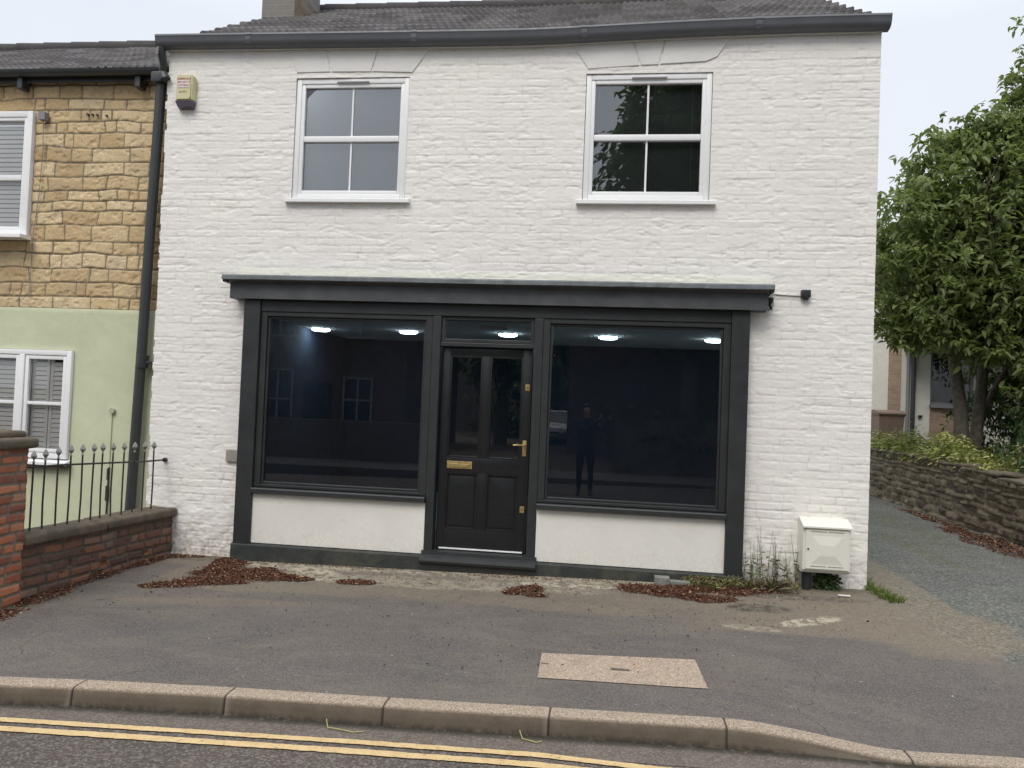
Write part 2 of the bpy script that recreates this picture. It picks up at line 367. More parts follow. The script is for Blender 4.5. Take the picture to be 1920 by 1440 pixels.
def m_kerb():
    k = NM('concrete_kerb', .9, .2); v = k.voro(190); hs = k.n('ShaderNodeSeparateColor', i0=v.outputs['Color']).outputs[0]
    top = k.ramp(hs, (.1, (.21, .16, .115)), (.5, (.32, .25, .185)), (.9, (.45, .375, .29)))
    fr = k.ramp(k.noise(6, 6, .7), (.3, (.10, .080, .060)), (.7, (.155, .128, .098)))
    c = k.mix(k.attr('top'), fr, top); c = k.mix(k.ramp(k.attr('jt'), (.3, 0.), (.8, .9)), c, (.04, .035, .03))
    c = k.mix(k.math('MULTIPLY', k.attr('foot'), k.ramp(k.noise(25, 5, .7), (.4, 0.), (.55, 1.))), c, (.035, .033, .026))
    k.base(c); k.bump(k.noise(140, 4, .7), .5, .004); return k.m
M_KERB = m_kerb()
def m_yellow():
    k = NM('yellow_road_paint', .7, .3)
    c = k.ramp(k.noise(12, 6, .7), (.3, (.52, .36, .17)), (.7, (.64, .48, .25)))
    wear = k.ramp(k.noise(45, 6, .85), (.565, 0.), (.62, .9))
    c = k.mix(wear, c, (.12, .10, .085)); k.base(c); k.bump(k.noise(160, 3), .4, .003); return k.m
M_YEL = m_yellow()
def m_dust():
    k = NM('gutter_dust', .95, .15); v = k.voro(110); hs = k.n('ShaderNodeSeparateColor', i0=v.outputs['Color']).outputs[0]
    c = k.mix(k.ramp(hs, (.5, 0.), (.95, .5)), k.ramp(k.noise(4, 6, .7), (.3, (.105, .084, .070)), (.7, (.145, .118, .098))), (.27, .245, .21))
    c = k.mix(k.math('MULTIPLY', k.attr('grime'), k.ramp(k.noise(18, 6, .75), (.28, 0.), (.46, 1.))), c, (.035, .033, .024))
    k.base(c); k.bump(k.noise(200, 4, .7), .5, .004); return k.m
M_DUST = m_dust()
M_COPE = simple('weathered_stone_coping', (.13, .105, .078), .92, .35, 8, .8, 60, .2, .01, dirt=((.09, .09, .06), .6))
M_FASC = simple('fascia_paint', (.072, .077, .082), .5, .25, 5, .06, 18, .4, .003)
M_FRAME = simple('dark_shopfront_paint', (.026, .028, .029), .45, .2, 4, .05, 22, .5, .003)
M_DOOR = simple('black_door_paint', (.013, .014, .015), .32, .1, 4, .025, 16, .5, .002)
M_LEAD = simple('lead_flashing', (.14, .155, .16), .55, .3, 9, .3, 25, .5, .008, dirt=((.26, .28, .28), .5))
M_PLINTH = simple('painted_plinth', (.036, .040, .038), .7, .25, 8, .5, 50, .3, .006, dirt=((.10, .095, .06), .7))
M_GUT = simple('grey_gutter_plastic', (.115, .12, .132), .5, .1, 5, .08, 40, .5, .002)
M_PIPE = simple('black_pipe', (.040, .044, .045), .45, .15, 5, .08, 40, .5, .002)
M_TRIM = simple('off_white_trim', (.50, .49, .47), .6, .08, 5, .2, 40, .4, .004)
M_UPVC = simple('white_upvc', (.82, .82, .815), .3, .03, 3, .0, 40, .5)
M_GREYV = simple('grey_plastic', (.22, .22, .23), .5, .08, 5, 0)
M_BRASS = simple('worn_brass', (.46, .34, .15), .42, .35, 30, .1, 60, .5, .001, .6)
M_STEEL = simple('brushed_steel', (.40, .38, .34), .45, .12, 30, .1, 200, .5, .001, .25)
M_METER = simple('off_white_plastic', (.73, .715, .64), .4, .03, 3, 0)
M_DKPL = simple('dark_plastic', (.025, .028, .03), .45, .1, 8, 0)
M_CREAMPL = simple('cream_alarm_plastic', (.60, .56, .33), .45, .06, 10, 0)
M_RED_INK = simple('red_ink', (.42, .07, .09), .6, .05, 10, 0); M_GREY_INK = simple('grey_ink', (.22, .19, .15), .6, .05, 10, 0)
M_LABEL = simple('white_sticker', (.74, .70, .66), .5, .03, 10, 0)
M_IRON = simple('black_ironwork', (.03, .032, .03), .5, .3, 30, .2, 90, .5, .002, dirt=((.12, .08, .05), .3))
M_FINIAL = simple('silver_grey_finial', (.22, .22, .20), .5, .25, 40, .2, 90, .5, .002)
M_BIN = simple('brown_wheelie_plastic', (.23, .165, .13), .5, .08, 5, 0)
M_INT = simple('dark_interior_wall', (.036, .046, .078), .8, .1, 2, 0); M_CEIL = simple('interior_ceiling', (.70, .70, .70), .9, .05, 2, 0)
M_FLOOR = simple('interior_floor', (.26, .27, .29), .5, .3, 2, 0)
M_BLIND = simple('roller_blind', (.80, .78, .84), .8, .03, 2, 0)
M_SHUT = simple('shutter_white', (.80, .80, .77), .5, .03, 2, 0)
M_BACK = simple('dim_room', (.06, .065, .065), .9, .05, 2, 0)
def m_glass(name, ior=1.55, tint=(.9, .93, .95), rough=0.0):
    k = NM(name); t = k.t
    fr = k.n('ShaderNodeFresnel', IOR=ior); gl = k.n('ShaderNodeBsdfGlossy', Roughness=rough, Color=(1., 1., 1.)); tr = k.n('ShaderNodeBsdfTransparent', Color=tint)
    ms = k.n('ShaderNodeMixShader', i0=fr.outputs[0], i1=tr.outputs[0], i2=gl.outputs[0]); t.links.new(ms.outputs[0], k.out.inputs[0])
    t.nodes.remove(k.b)
    return k.m
M_GLASS = m_glass('shop_glass', 1.52, (.90, .92, .95)); M_DGLASS = m_glass('double_glazing', 1.95, (.95, .96, .96)); M_CGLASS = m_glass('cottage_glazing', 1.35, (.98, .98, .98)); M_DOORGL = m_glass('door_glass', 2.0, (.7, .75, .8))
def m_leaf(name, stops, trans=.35, rough=.5):
    k = NM(name, rough, .4); c = k.ramp(k.attr('rid'), *stops); k.base(c)
    tr = k.n('ShaderNodeBsdfTranslucent', Color=k.mix(.5, c, (.22, .30, .04)))
    ms = k.n('ShaderNodeMixShader', i0=trans, i1=k.b.outputs[0], i2=tr.outputs[0]); k.t.links.new(ms.outputs[0], k.out.inputs[0]); return k.m
M_LEAF = m_leaf('tree_leaf', [(.0, (.10, .13, .045)), (.5, (.165, .21, .075)), (.85, (.25, .295, .11)), (.96, (.37, .40, .15)), (1., (.38, .26, .12))], .45)
M_DLEAF = m_leaf('dark_shrub_leaf', [(.0, (.018, .035, .014)), (.6, (.035, .07, .022)), (1., (.09, .15, .04))])
M_YLEAF = m_leaf('variegated_leaf', [(.0, (.12, .16, .045)), (.3, (.25, .29, .07)), (.6, (.48, .48, .14)), (1., (.65, .63, .32))])
M_STRAP = m_leaf('strap_leaf', [(.0, (.03, .06, .03)), (1., (.08, .14, .06))])
M_GRASS = m_leaf('grass_blade', [(.0, (.05, .08, .02)), (.6, (.12, .18, .045)), (1., (.30, .30, .12))])
M_DRY = m_leaf('dry_stem', [(.0, (.09, .07, .05)), (.6, (.20, .17, .10)), (1., (.10, .14, .05))], .1)
def m_litter():
    k = NM('dead_leaf', .85, .2); k.base(k.ramp(k.attr('rid'), (0, (.065, .028, .020)), (.45, (.135, .056, .037)), (.8, (.20, .10, .058)), (.93, (.36, .23, .12)), (1., (.52, .42, .25)))); return k.m
M_LITTER = m_litter()
M_SOIL = simple('leaf_mould', (.055, .032, .022), .95, .4, 30, .9, 90, .1, .01)
M_BARK = simple('bark', (.13, .115, .095), .95, .35, 14, .9, 40, .1, .02, dirt=((.16, .17, .10), .5))
M_GARDEN = simple('garden_soil', (.09, .07, .05), .95, .4, 6, .9, 30, .1, .02)
def m_bricktex(name, c1, c2, mortar, axis='xz'):
    k = NM(name, .9, .2)
    sx = k.n('ShaderNodeSeparateXYZ', i0=k.co); cb = k.n('ShaderNodeCombineXYZ', X=k.math('ADD', sx.outputs[0], sx.outputs[1]), Y=sx.outputs[2])
    b = k.n('ShaderNodeTexBrick', Vector=cb.outputs[0], Color1=c1, Color2=c2, Mortar=mortar, Scale=1.0); b.inputs['Brick Width'].default_value = .225; b.inputs['Row Height'].default_value = .075; b.inputs['Mortar Size'].default_value = .008
    k.base(k.mix(.35, b.outputs[0], k.ramp(k.noise(5, 5), (.3, c1), (.7, c2)))); k.bump(b.outputs['Fac'], .5, -.006); return k.m
M_BBRICK = m_bricktex('buff_brick', (.30, .21, .15), (.40, .30, .21), (.33, .29, .24))
M_OBRICK = m_bricktex('street_brick', (.20, .09, .06), (.28, .14, .09), (.22, .19, .16))
M_WSIDE = m_bricktex('white_side_brick', (.74, .72, .69), (.77, .76, .72), (.68, .66, .62))

# ------------------------------------------------------------------ ground levels
def G(X, Y):
    X = np.asarray(X, float); Y = np.asarray(Y, float)
    return .016*X+.02*np.minimum(Y, 0)-.083*sst(X, .67, 1.57)*sst(-Y, 1.6, 3.05)+.004*(fbm(X, Y, 1.1, 3)-.5)*sst(-Y, .05, .4)*sst(Y+3.05, 0, .4)
KX = [-40, -15, -3.34, -2.92, -2.04, -1.145, -.25, .67, 1.2, 1.57, 2.04, 8, 40]
KY = [-5.5, -4.0, -3.282, -3.244, -3.199, -3.18, -3.15, -3.123, -3.125, -3.165, -3.14, -3.1, -3.1]
def kerbY(X):
    f = 0
    for d in (-.12, -.06, 0, .06, .12): f = f+np.interp(np.asarray(X)+d, KX, KY)/5
    return f
def roadz(X): return .016*np.asarray(X, float)-.176
# ground sheet to the horizon
MB().add([(-600, -600, -1.2), (600, -600, -1.2), (600, 900, -1.2), (-600, 900, -1.2)], [(0, 1, 2, 3)]).build('ground', simple('rough_grass_field', (.08, .10, .035), .95, .3, .3, .5, 4, .1, .05))['kind'] = 'structure'
# footpath and driveway share one height field, split along a ragged boundary
us = np.concatenate([np.arange(-40, -8, 1.), np.arange(-8, -4.8, .1), np.arange(-4.8, 3.4, .022), np.arange(3.4, 9, .12), np.arange(9, 40, 1.)])
tt = np.concatenate([np.linspace(0, 1, 150), ])
gu, gt = np.meshgrid(us, tt, indexing='ij'); yk = (kerbY(us)+.118)[:, None]
Yg = yk*(1-gt)+.35*gt
Zg = G(gu, Yg)
def bump2(X, Y, cx, cy, rx, ry, ang=0):
    c, s_ = math.cos(ang), math.sin(ang); dx = X-cx; dy = Y-cy; a = (dx*c+dy*s_)/rx; b = (-dx*s_+dy*c)/ry
    r = np.sqrt(a*a+b*b)+(fbm(X, Y, 3, 21)-.5)*.7; return 1-sst(r, .75, 1.1)
def attrs_for(X, Y):
    ys = Y+.12*(fbm(X, Y, 1.2, 31)-.5)
    worn = np.maximum.reduce([bump2(X, Y, 1.45, -.85, .95, .42, -.12), bump2(X, Y, 2.25, -1.0, .9, .75, -.3), .9*sst(X, .35, 1.1)*sst(Y+.04*(fbm(X, Y, 4, 43)-.5), -1.50, -1.42)*(X < 2.9), .7*bump2(X, Y, .5, -.7, .9, .3), .8*bump2(X, Y, -2.4, -.95, 1.3, .22, .06), .7*bump2(X, Y, -.6, -1.05, 1.2, .16, -.05), .5*bump2(X, Y, -3.0, -1.5, .8, .12, .1),
                              .8*sst(ys, -1.35, -.7)*(X > -3.9)*sst(-X, -1.5, -.5)*.8, .9*(sst(ys, -.5, -.2)*(X < 2.4))])
    pale = np.maximum.reduce([sst(ys, -.42, -.2)*sst(-X, -1.0, -.6)*sst(X, -3.7, -3.4), 1.0*bump2(X, Y, 1.58, -1.12, .36, .10, .50), .6*bump2(X, Y, 1.12, -1.36, .28, .07, -.15), bump2(X, Y, -.3, -.42, .5, .08), bump2(X, Y, -2.9, -.42, .45, .22),
                              .9*bump2(X, Y, -2.75, -.55, .4, .25), .5*bump2(X, Y, -1.4, -.6, 1.4, .2)])
    dark = np.maximum.reduce([1.1*bump2(X, Y, 1.25, -.82, .30, .15), .8*bump2(X, Y, 1.75, -.42, .5, .1), .6*bump2(X, Y, -3.9, -.15, .5, .1), .5*sst(ys, -.22, -.12)*sst(-X, -2.4, -2.2)])
    moss = np.maximum.reduce([bump2(X, Y, -4.4, -1.7, .22, .6), .6*sst(ys, -.3, -.18)*sst(X, .6, 1.)*sst(-X, -2.4, -2.3), bump2(X, Y, 2.45, -.1, .12, .3)])
    moss = np.maximum(moss, bump2(X, Y, 4.2, 4.2, .25, 2.2)); moss = np.maximum(moss, bump2(X, Y, 3.7, 2.4, .2, 1.2))
    return dict(worn=worn, pale=pale, dark=dark, moss=moss)
bx = [2.36, 2.42, 2.5, 2.74, 3.3, 5, 9]; by = [.4, -.55, -1.35, -1.86, -2.15, -2.5, -2.7]
cu = (gu[:-1, :-1]+gu[1:, 1:])/2; cy = (Yg[:-1, :-1]+Yg[1:, 1:])/2
isd = (cu > 2.40) & (cu < 40) & (cy > np.interp(cu, bx, by)+.10*(fbm(cu, cy, 5, 41)-.5))
keep = ~((cu < -4.46) & (cy > -2.3)) & ~((cu > 5.5) & (cy > .3))
AT = attrs_for(gu, Yg)
Wp = np.zeros(gu.shape+(3,)); Wp[..., 1] = Yg; Wp[..., 2] = Zg
o = hf('footpath', (0, 0, 0), (1, 0, 0), (0, 0, 0), (0, 0, 1), us, tt, np.zeros_like(gu), M_PATH, attrs=AT, mask=keep & ~isd, W=Wp)
o['kind'] = 'structure'
o = hf('driveway_entrance', (0, 0, 0), (1, 0, 0), (0, 0, 0), (0, 0, 1), us, tt, np.zeros_like(gu), M_DRIVE, attrs=AT, mask=keep & isd, W=Wp)
o['kind'] = 'structure'
us = np.arange(2.2, 5.4, .06); vs = np.concatenate([np.arange(.35, 5, .06), np.arange(5, 14, .2)]); X, Y = np.meshgrid(us, vs, indexing='ij')
o = hf('driveway', (0, 0, 0), (1, 0, 0), (0, 1, 0), (0, 0, 1), us, vs, .016*X+.0*Y+.02*(fbm(X, Y, .8, 5)-.5)*sst(Y, .35, 1.5), M_DRIVE, attrs=attrs_for(X, Y)); o['kind'] = 'structure'
# flip check: winding for footpath strip
for nme in ('footpath', 'driveway_entrance'):
    me = bpy.data.objects[nme].data
    if me.polygons[0].normal.z < 0: me.flip_normals()
# road
us = np.concatenate([np.arange(-40, -6, 2.), np.arange(-6, 4, .1), np.arange(4, 41, 2.)]); vs = np.linspace(0, 1, 12); gu, gt = np.meshgrid(us, vs, indexing='ij')
Wp = np.zeros(gu.shape+(3,)); Wp[..., 1] = (kerbY(gu)+.06)*(1-gt)+(-10.2)*gt; Wp[..., 2] = roadz(gu)+.10*np.sin(gt*np.pi)*.6
o = hf('road', (0, 0, 0), (1, 0, 0), (0, 0, 0), (0, 0, 1), us, vs, np.zeros_like(gu), M_ROAD, W=Wp); o['kind'] = 'structure'

if o.data.polygons[0].normal.z < 0: o.data.flip_normals()
def rz_at(X, Y):
    t = np.clip((kerbY(X)+.06-Y)/(kerbY(X)+.06+10.2), 0, 1); return roadz(X)+.06*np.sin(t*np.pi)
# dusty channel between the kerb and the first yellow line
us = np.arange(-9, 6, .03); vs = np.linspace(0, 1, 14); gu, gt = np.meshgrid(us, vs, indexing='ij'); yk2 = (kerbY(us)+.004)[:, None]
Wp = np.zeros(gu.shape+(3,)); Wp[..., 1] = yk2-gt*(.235+.05*(fbm(us, us*0, 1.5, 64)-.5)[:, None]+.012*(fbm(us, us*0, 12, 65)-.5)[:, None]); Wp[..., 2] = rz_at(gu, Wp[..., 1])+.0025+.012*sst(-gt, -.15, 0)
o = hf('road_channel', (0, 0, 0), (1, 0, 0), (0, 0, 0), (0, 0, 1), us, vs, np.zeros_like(gu), M_DUST, attrs=dict(grime=sst(-gt, -.34, -.03)), W=Wp); o['kind'] = 'structure'
if o.data.polygons[0].normal.z < 0: o.data.flip_normals()
# yellow lines
for nme, off, wd, sd_ in (('yellow_line', 0.0, .052, 61), ('yellow_line', -.105, .06, 67)):
    us = np.arange(-9, 3.4, .012); vs = np.linspace(0, 1, 7)
    gu, gt = np.meshgrid(us, vs, indexing='ij')
    yc = np.interp(us, [-40, -3.2, -1.3, -.3, .35, 1.0, 1.35, 1.7, 3.4], [-5.2, -3.452, -3.375, -3.350, -3.400, -3.385, -3.27, -3.215, -3.205])
    if off: yc = yc+np.interp(us, [0, 1.2], [0, -.06])
    e0 = .016*(fbm(us, us*0, 16, sd_, 5, .7)-.5); e1 = .016*(fbm(us, us*0+5, 16, sd_, 5, .7)-.5)
    yy = (yc+off+e0)[:, None]+(-wd+e1-e0)[:, None]*gt
    Wp = np.zeros(gu.shape+(3,)); Wp[..., 1] = yy; Wp[..., 2] = rz_at(gu, yy)+.0065
    o = hf(nme, (0, 0, 0), (1, 0, 0), (0, 0, 0), (0, 0, 1), us, vs, np.zeros_like(gu), M_YEL, W=Wp); o['kind'] = 'structure'
    if o.data.polygons[0].normal.z < 0: o.data.flip_normals()
# kerb
J = [-2.92+.905*i for i in range(-9, 0)]+[-2.92, -2.04, -1.145, -.25, .67, 1.57, 2.48, 3.39, 4.3, 5.2]
xs = list(np.arange(-11, 6, .03))+[j+d for j in J for d in (-.010, -.005, 0, .005, .010)]; xs = np.array(sorted(xs))
prof = [(.12, 0.002, 1, 0), (.085, .004, 1, 0), (.045, .003, 1, 0), (.014, .001, .95, 0), (.005, -.005, .6, 0), (.0, -.016, .1, 0), (-.004, -.05, 0, 0), (-.007, -.55, 0, .0), (-.010, -.78, 0, .7), (-.012, -1, 0, 1)]
nx = len(xs); yb = kerbY(xs); zt = G(xs, yb+.1); zb = roadz(xs)-.01
Pk = np.zeros((nx, len(prof), 3)); tp = np.zeros((nx, len(prof))); ft = tp.copy(); jt = tp.copy()
dj = np.min(np.abs(xs[:, None]-np.array(J)[None]), 1); groove = 1-sst(dj, .002, .009)
hb = 1+0*xs
for i, (dy, dz, t_, f_) in enumerate(prof):
    z = zt+dz if dz > -.1 else zt+(zb-zt)*(-dz)
    Pk[:, i, 0] = xs; Pk[:, i, 1] = yb+dy+groove*.008*(1 if i > 2 else 0)+.003*(fbm(xs, xs*0+i, 6, 71)-.5); Pk[:, i, 2] = z-groove*(.006 if i < 5 else 0)
    tp[:, i] = t_; ft[:, i] = f_; jt[:, i] = groove
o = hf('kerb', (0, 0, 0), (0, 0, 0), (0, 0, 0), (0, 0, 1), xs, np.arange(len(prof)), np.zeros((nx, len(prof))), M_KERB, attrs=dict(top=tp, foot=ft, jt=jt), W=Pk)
o['kind'] = 'structure'
if o.data.polygons[0].normal.z < 0: o.data.flip_normals()
# garden ground behind the left wall, raised garden behind the right wall
MB().box(-12, -4.50, -2.33, .3, -.5, -.062).build('front_garden', M_GARDEN)['kind'] = 'structure'
us = np.arange(5.12, 30, .4); vs = np.arange(.5, 30, .4); X, Y = np.meshgrid(us, vs, indexing='ij')
hf('raised_garden', (0, 0, 0), (1, 0, 0), (0, 1, 0), (0, 0, 1), us, vs, .80+.04*(fbm(X, Y, .8, 8)-.5)-.1*sst(-Y, -4, -2), M_GARDEN)['kind'] = 'structure'

# ------------------------------------------------------------------ white shop building
SHOP = thing('shop_building', (-1.1, 0, 0), 'two storey white painted brick shop with black framed windows and door', 'building')
W1 = (-3.225, -2.055, 3.545, 4.765); W2 = (-.318, .868, 3.545, 4.765)
us = grid(-4.63, 2.36, .0105, (W1[0], W1[1], W2[0], W2[1], -3.5, 1.15)); vs = grid(-.12, 5.2, .0085, (W1[2], W1[3], 2.45))
X, Z = np.meshgrid(us, vs, indexing='ij')
rel, rid, rz = masonry(X, Z, [.0745], [.222, .222, .108, .215, .11], .006, .0065, 5, .006, 9)
vis = sst(fbm(X, Z*1.5, 4.2, 91, 5, .6), .40, .60)*(.35+.65*sst(-Z, -1.4, -.2))+.25*sst(fbm(X, Z*4, 3, 92), .5, .6)                 # paint fills many of the joints
vis = np.clip(vis, 0, 1); rel2 = 1-(1-rel)*(.12+.88*vis)
H = .0046*rel2+.0018*(rz-.5)*rel+.0028*(fbm(X*.7, Z*1.8, 8, 93)-.5)+.010*(fbm(X, Z, 1.1, 95)-.5)+.0035*(fbm(X*.6, Z*1.4, 38, 97, 3)-.5)
rough_low = (1-sst(Z, .1, .9)); H += rough_low*.022*(fbm(X, Z, 12, 99)-.5)
chip = sst(fbm(X, Z*2.5, 7, 101), .66, .72); H -= .003*chip
ledge = sst(fbm(X*.6, Z*3, 5, 105), .62, .70)*(rel > .5); H += .0016*ledge
c0 = (X[:-1, :-1]+X[1:, 1:])/2; c1 = (Z[:-1, :-1]+Z[1:, 1:])/2
def inside(w_): return (c0 > w_[0]) & (c0 < w_[1]) & (c1 > w_[2]) & (c1 < w_[3])
mask = ~inside(W1) & ~inside(W2) & ~((c0 > -3.5) & (c0 < 1.15) & (c1 < 2.45))
mask &= c0 > (-4.625+.05*(fbm(c1*0, np.floor(c1/.0745)*.6, 3, 103)-.3))
mask &= c1 < 5.16
ex = MB()
for (a, b, c, d) in (W1, W2):
    for q in ([(a, 0, c), (a, .2, c), (a, .2, d), (a, 0, d)], [(b, 0, c), (b, 0, d), (b, .2, d), (b, .2, c)], [(a, 0, d), (a, .2, d), (b, .2, d), (b, 0, d)], [(a, 0, c), (b, 0, c), (b, .2, c), (a, .2, c)]): ex.add(q, [(0, 1, 2, 3)])
jt = np.clip((1-rel2)*1.3, 0, 1)
hf('wall', (0, 0, 0), (1, 0, 0), (0, 0, 1), (0, -1, 0), us, vs, H-.001, M_WHITE, SHOP, dict(jt=jt, rid=rid), mask, ex)
# gable walls and back
def rz_roof(Y): return 5.16+.605*(Y+.12)
side = MB()
for xx, t in ((2.345, -.25), (-4.58, .25)):
    side.prism([(.012, -.2), (6, -.2), (6, rz_roof(0)-.06), (3, rz_roof(3)-.06), (.012, rz_roof(0)-.06)], 'x', xx, xx+t)
side.box(-4.3, 2.0, 5.8, 6, -.2, 5.1)
side.build('side_wall', M_WSIDE, SHOP)
# eaves: sagging lines
EX = [-4.7, -3.95, -2.95, -2.4, -1.35, -.73, -.33, .66, 1.6, 2.4]; EZ = [5.187, 5.180, 5.171, 5.166, 5.158, 5.156, 5.172, 5.203, 5.220, 5.220]
def eav(x): return np.interp(x, EX, EZ)
xs = np.arange(-4.70, 2.4001, .0592)
xs = np.linspace(-4.70, 2.405, 121)
def eav_s(x): return sum(eav(x+d) for d in (-.3, -.15, 0, .15, .3))/5
gp = [(-.135, 0), (-.139, -.018), (-.132, -.03), (-.128, -.065), (-.114, -.098), (-.085, -.117), (-.02, -.122), (-.02, -.02), (-.028, -.02), (-.028, -.10), (-.08, -.10), (-.12, -.05), (-.127, 0)]
g = MB(); n = len(gp); V = []; F = []
for x in xs:
    z = float(eav_s(x)); V += [(x, p[0], z+p[1]) for p in gp]
for i in range(len(xs)-1):
    F += [(i*n+j, i*n+(j+1) % n, (i+1)*n+(j+1) % n, (i+1)*n+j) for j in range(n)]
F += [tuple(range(n)), tuple(range((len(xs)-1)*n, len(xs)*n))[::-1]]
g.add(V, F); g.build('gutter', M_GUT, SHOP, smooth=40)
for x in (-3.7, -2.0, -.35, 1.25):
    g = MB(); z = float(eav_s(x)); g.add([(x+s_*.03, p[0]*1.03-.001, z+p[1]*1.03+.001) for s_ in (-1, 1) for p in gp[:8]], [(j, j+1, 8+j+1, 8+j) for j in range(7)]); g.build('gutter_joint', M_GUT, SHOP)
def strip(nm, y0, y1, dz0, dz1, mt, x0, x1):
    b = MB(); xx = np.linspace(x0, x1, 60); V = []; F = []
    for x in xx:
        z = float(eav_s(x)); V += [(x, y0, z+dz0), (x, y1, z+dz0), (x, y1, z+dz1), (x, y0, z+dz1)]
    for i in range(59): F += [(i*4+j, i*4+(j+1) % 4, i*4+4+(j+1) % 4, i*4+4+j) for j in range(4)]
    F += [(3, 2, 1, 0), (59*4, 59*4+1, 59*4+2, 59*4+3)]; b.add(V, F); return b.build(nm, mt, SHOP)
strip('fascia_board', -.02, .01, -.10, -.015, M_GUT, -4.6, 2.34)
strip('eaves_trim', -.045, .012, -.128, -.100, M_TRIM, -4.62, 2.355)
# roof
us = np.arange(-4.58, 2.43, .0125); vs = np.arange(0, 3.62, .020); X, V_ = np.meshgrid(us, vs, indexing='ij')
row = np.floor(V_/.33); fr = V_/.33-row; col = np.floor(X/.088); rt = np.random.default_rng(4).random((4000, 40))
rid = rt[(np.floor(col/3)+200).astype(int) % 4000, row.astype(int) % 40]; ph = ((X % .088)/.088)
roll = np.where(ph < .6, np.sin(ph/.6*np.pi), 0)*.018
H = roll+.036*(1-fr)+.006*(rid-.5)+.02*(fbm(X, V_, .9, 110)-.5)
sag = (eav_s(us)-5.185)[:, None]*(1-V_/3.6*.6); th = math.atan(.625)
Wp = np.zeros(X.shape+(3,)); Wp[..., 2] = sag
vg_l = .02*(np.random.default_rng(8).random(40)-.5)
hf('roof', (0, -.062, 5.130), (1, 0, 0), (0, math.cos(th), math.sin(th)), (0, -math.sin(th), math.cos(th)), us, vs, H, M_ROOF, SHOP, dict(rid=rid), W=Wp)
rb = MB().add([(-4.58, 3, 7.02), (2.43, 3, 7.02), (2.43, 6.2, 5.1), (-4.58, 6.2, 5.1)], [(0, 1, 2, 3)]); rb.build('rear_roof', M_ROOF, SHOP)
rg_ = MB(); xx = -4.62
while xx < 2.4:
    z = 7.055+float(eav_s(xx)-5.185)*.4; rg_.tube([(xx, 3, z-.03), (xx+.465, 3, z-.035)], [.125, .118], 14); xx += .45
rg_.build('ridge_tiles', M_ROOF, SHOP, smooth=40)
# chimney
c_ = MB(); c_.box(-4.62, -4.17, 1.95, 2.75, 5.9, 8.1, .01)
ch = c_.build('chimney', m_bricktex('chimney_brick', (.20, .185, .17), (.25, .235, .21), (.26, .25, .23)), SHOP)
MB().prism([(-4.165, 6.3), (-4.03, 6.45), (-4.05, 6.54), (-4.165, 6.85)], 'y', 1.93, 2.77).build('mortar_fillet', M_COPE, ch)

# window lintels: three rendered voussoirs each
def voussoir(pts, nm='lintel_block'):
    k = MB(); f = [(x, -.009, z) for x, z in pts]; b = [(x, .02, z) for x, z in pts]; n = len(pts)
    cx = sum(p[0] for p in pts)/n; cz = sum(p[1] for p in pts)/n
    fi = [(x+(cx-x)*.012, -.013, z+(cz-z)*.03) for x, z in pts]; fi = [(x_, -.012, z_) for x_, _, z_ in fi]
    k.add(f+b+fi, [(i, (i+1) % n, n+(i+1) % n, n+i) for i in range(n)]+[(2*n+i, 2*n+(i+1) % n, (i+1) % n, i) for i in range(n)]+[tuple(range(2*n, 3*n))])
    return k.build(nm, M_WHITE2, SHOP)
M_WHITE2 = m_plaster('painted_lintel', (.74, .725, .695), (.66, .64, .60), .4)
g = .008
voussoir([(-3.22, 4.82), (-2.867-g, 4.823), (-2.93-g, 5.09), (-3.34, 5.09)])
voussoir([(-2.867+g, 4.823), (-2.449-g, 4.819), (-2.375-g, 5.09), (-2.93+g, 5.09)])
voussoir([(-2.449+g, 4.819), (-2.03, 4.805), (-1.83, 5.09), (-2.375+g, 5.09)])
voussoir([(-.303, 4.81), (.186-g, 4.835), (.105-g, 5.10), (-.49, 5.10)])
voussoir([(.186+g, 4.838), (.365-g, 4.842), (.42-g, 5.10), (.105+g, 5.10)])
voussoir([(.365+g, 4.845), (.80, 4.865), (.90, 4.91), (1.04, 5.12), (.42+g, 5.10)])

# upstairs windows
def upvc_window(W_, parent, mid=.5, vent=True, bar=True, name='window', y=.008, gm=None, sill=True, fr=.05):
    x0, x1, z0, z1 = W_
    m = MB(); m.frame(x0+.004, x1-.004, z0+.004, z1-.004, fr, y, y+.07, .006)
    m.frame(x0+fr+.001, x1-fr-.001, z0+fr+.001, z1-fr-.001, .041, y+.010, y+.062, .008)
    win = m.build(name, M_UPVC, parent, smooth=30)
    gx0, gx1, gz0, gz1 = x0+fr+.042, x1-fr-.042, z0+fr+.042, z1-fr-.042
    zm = gz0+(gz1-gz0)*mid
    t = MB(); t.box(gx0, gx1, y+.008, y+.060, zm-.03, zm+.03, .010); t.build('transom', M_UPVC, win, smooth=30)
    if bar:
        xm = (gx0+gx1)/2
        for a, b in ((gz0, zm-.03), (zm+.03, gz1)): MB().box(xm-.009, xm+.009, y+.030, y+.036, a, b).build('glazing_bar', M_UPVC, win)
    for a, b in ((gz0, zm-.028), (zm+.028, gz1)): MB().box(gx0-.004, gx1+.004, y+.0385, y+.042, a, b).build('pane', gm or M_DGLASS, win)
    if vent: MB().box((x0+x1)/2-.16, (x0+x1)/2+.17, y-.010, y-.0005, z1-.052, z1-.036, .003).build('trickle_vent', M_GREYV, win)
    if sill:
        s_ = MB(); s_.prism([(-.055, z0-.042), (-.055, z0-.012), (-.045, z0-.006), (y+.002, z0+.003), (y+.002, z0-.042)], 'x', x0-.055, x1+.055); s_.build('sill', M_UPVC, win)
    return win
w1 = upvc_window(W1, SHOP); w2 = upvc_window(W2, SHOP)
MB().box(W1[0]+.06, W1[1]-.06, .16, .165, W1[2]+.05, W1[3]-.05).build('blind', M_BLIND, w1)
